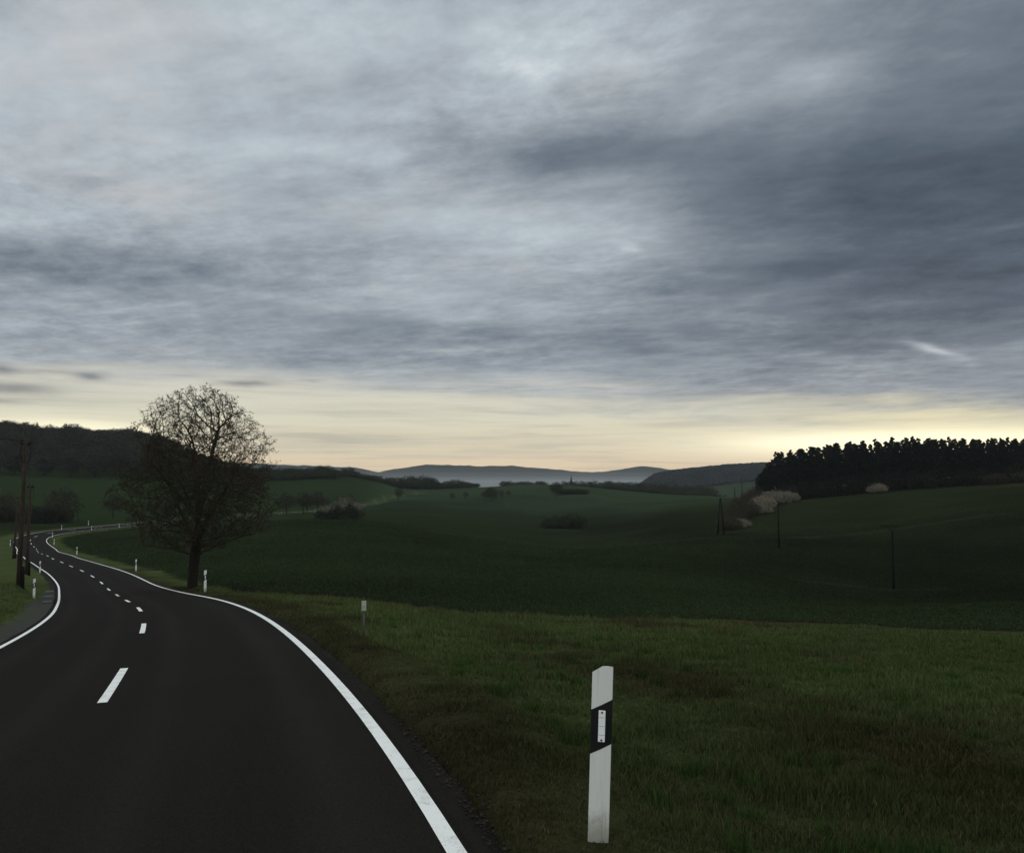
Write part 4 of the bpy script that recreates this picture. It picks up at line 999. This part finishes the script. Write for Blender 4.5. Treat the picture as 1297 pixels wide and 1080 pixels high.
for w in WT:
    if 'used' in w: del w['used']
for o in list(bpy.data.objects):
    if 'used' in o: del o['used']
print('wood', cnt)
# --- tree belt on the middle skyline, village trees, far copses
BT = [deciduous('belt_tree', 121 + k, h, w, (M['bark'], M['bare'], M['green']), nat=220, low=.08, tw=700, lv=2200, tip=.03, ls=.3) for k, (h, w) in enumerate(((9, 4.2), (8, 4.6), (11, 4.0)))]
belt_top = [(335, 593), (350, 592), (375, 592), (395, 590), (415, 588), (432, 593), (446, 589), (455, 597), (470, 600), (490, 602), (510, 602), (531, 602), (548, 604), (560, 609), (577, 604), (590, 610), (606, 612)]
belt_bot = [(335, 602), (400, 605), (430, 612), (490, 616), (540, 621), (580, 621), (606, 617)]
belt_d = [(335, 500), (380, 522), (420, 545), (440, 598), (470, 608), (500, 590), (540, 600), (606, 640)]
n = 0
def belt(px, dd, top, lab, grp, k=None, wide=1.0):
    global n
    k = n % 3 if k is None else k; H0 = (9, 8, 11)[k]; x, y, z = at(px, dd); H = max(3.0, -(top - HZ) / FPX * y - z)
    o = BT[k] if n == k and n < 3 else copy_tree(BT[k]); n += 1
    o.location = (x, y, z); o.rotation_euler = (0, 0, r_.random() * 6.28); s = (.6 + .4 * H / H0) * wide * (.85 + .3 * r_.random()); o.scale = (s, s, H / H0); tag(o, lab, 'tree', grp)
px = 338
while px < 606:
    dd = np.interp(px, *zip(*belt_d)); tp = np.interp(px, *zip(*belt_top))
    if not 582 < px < 588:
        belt(px, dd + r_.normal(0, 3), tp + abs(r_.normal(0, 1.6)), 'dark tree of the belt along the middle skyline', 'trees of the belt along the middle skyline')
        belt(px + 3, dd - 9, tp + 5 + abs(r_.normal(0, 2.)), 'dark tree of the belt along the middle skyline', 'trees of the belt along the middle skyline')
    px += 6.0 + r_.random() * 3
VL = 'far village tree in front of the misty valley'
for px in np.concatenate([np.arange(640, 694, 7.), np.arange(716, 770, 7.5)]):
    belt(px + r_.normal(0, 1.5), 690 + r_.normal(0, 6), 608.5 + abs(r_.normal(0, 1.2)), VL, 'far village trees')
for px in np.arange(770, 905, 5.5):
    belt(px + r_.normal(0, 1.5), 655 + r_.normal(0, 14), 609 + (px - 770) * .045 + abs(r_.normal(0, 1.6)) - (3 if abs(px - 779) < 4 else 0), VL, 'far village trees')
    belt(px + r_.normal(0, 2), 600 + r_.normal(0, 9), 620 + (px - 770) * .03 + abs(r_.normal(0, 1.3)), VL, 'far village trees')
for px in np.arange(712, 744, 4.6): belt(px, 508, 621.5 + abs(r_.normal(0, .6)), 'low bush of the far hedge right of the round tree', 'bushes of the far hedge')
print('belt', n)
def church():
    x, y, z = at(723.5, 705); z -= .3; r = empty('church', (x, y, z), .3, (-1.0 - z) / 11.2)
    b = MB(); b.box((0, 0, 1.2), (2.6, 2.6, 4.4)); b.build('tower', M['church'], r)
    b = MB()
    for k in range(2): b.box((-.6 + 1.2 * k, -1.32, 2.6), (.45, .06, 1.0))
    b.build('belfry_window', M['slate'], r)
    b = MB(); b.tube([(0, 0, 3.4), (0, 0, 4.2), (0, 0, 6.2), (0, 0, 10.2)], [1.9, 1.25, .75, .05], 8); sp = b.build('spire', M['slate'], r)
    b = MB(); b.tube([(0, 0, 10.1), (0, 0, 11.2)], .06, 5); b.box((0, 0, 10.8), (.6, .08, .08)); b.build('cross', M['slate'], sp)
    b = MB(); b.box((5.2, 0, .4), (8, 5, 2.8)); b.build('nave', M['church'], r)
    b = MB(); A = [(1.2, -2.7, 1.8), (9.3, -2.7, 1.8), (9.3, 2.7, 1.8), (1.2, 2.7, 1.8), (1.2, 0, 4.2), (9.3, 0, 4.2)]
    vs = [b.bm.verts.new(v) for v in A]
    for f in ((0, 1, 5, 4), (2, 3, 4, 5), (0, 4, 3), (1, 2, 5), (0, 3, 2, 1)): b.bm.faces.new([vs[q] for q in f])
    b.build('roof', M['slate'], r)
    tag(r, 'distant church with slender pointed spire among village trees', 'church')
church()
# --- canopy of the middle ridge: a far wood read as one mass
def canopy():
    r = np.random.default_rng(77); P = []
    px = r.uniform(790, 1010, 7000); d_ = r.uniform(1180, 1560, 7000); x = (px - PW / 2) / FPX * d_; z = ground(x, d_)
    s = r.uniform(2.2, 4.2, 7000); k = z > -42
    c = np.stack([x, d_, z + s * .5], 1)[k]
    ico_ = ico_cloud('far_wood', c, s[k], M['farwood'], 1.0); tag(ico_, 'far wood covering the hazy middle ridge', 'wood', kind='stuff')
canopy()

# ------------------------------------------------------------------ haze
def haze_box(name, x0, x1, y0, y1, z0, z1, dens, col, aniso=0.0):
    b = MB(); b.box(((x0 + x1) / 2, (y0 + y1) / 2, (z0 + z1) / 2), (x1 - x0, y1 - y0, z1 - z0))
    m = bpy.data.materials.new(name); m.use_nodes = True; nt = m.node_tree; nt.nodes.clear()
    v = nt.nodes.new('ShaderNodeVolumePrincipled'); v.inputs['Density'].default_value = dens; v.inputs['Color'].default_value = (*col, 1); v.inputs['Anisotropy'].default_value = aniso
    o = nt.nodes.new('ShaderNodeOutputMaterial'); nt.links.new(v.outputs[0], o.inputs['Volume'])
    ob = b.build(name, m); tag(ob, kind='stuff'); ob['label'] = 'thin blue grey evening haze over the land'; ob['category'] = 'haze'; return ob
haze_box('haze', -5500, 5500, -5500, 5500, -120, 150, 5.6e-5, (.86, .92, 1.0))

def mist(name, top, depth, dens, lab):
    """valley mist: a wide low lens of air, thickest along its middle"""
    bm = bmesh.new(); bmesh.ops.create_uvsphere(bm, u_segments=48, v_segments=24, radius=1)
    me = bpy.data.meshes.new(name); bm.to_mesh(me); bm.free()
    ob = bpy.data.objects.new(name, me); COL.objects.link(ob); ob.location = (200, 2650, -62); ob.scale = (2900, depth, 62 + top)
    m = bpy.data.materials.new(name); m.use_nodes = True; nt = m.node_tree; nt.nodes.clear()
    v = nt.nodes.new('ShaderNodeVolumePrincipled'); v.inputs['Density'].default_value = dens; v.inputs['Color'].default_value = (.9, .95, 1, 1)
    o = nt.nodes.new('ShaderNodeOutputMaterial'); nt.links.new(v.outputs[0], o.inputs['Volume'])
    me.materials.append(m); tag(ob, lab, 'mist', kind='stuff')
mist('mist', 16, 900, 6e-5, 'thin upper veil of the pale mist in the far valley')
mist('mist', 2, 960, 9e-5, 'middle layer of the pale mist in the far valley')
mist('mist', -12, 1000, 1.5e-4, 'lower denser layer of the pale mist in the far valley')
mist('mist', -22, 1040, 2.0e-4, 'bottom layer of the pale mist on the far valley floor')
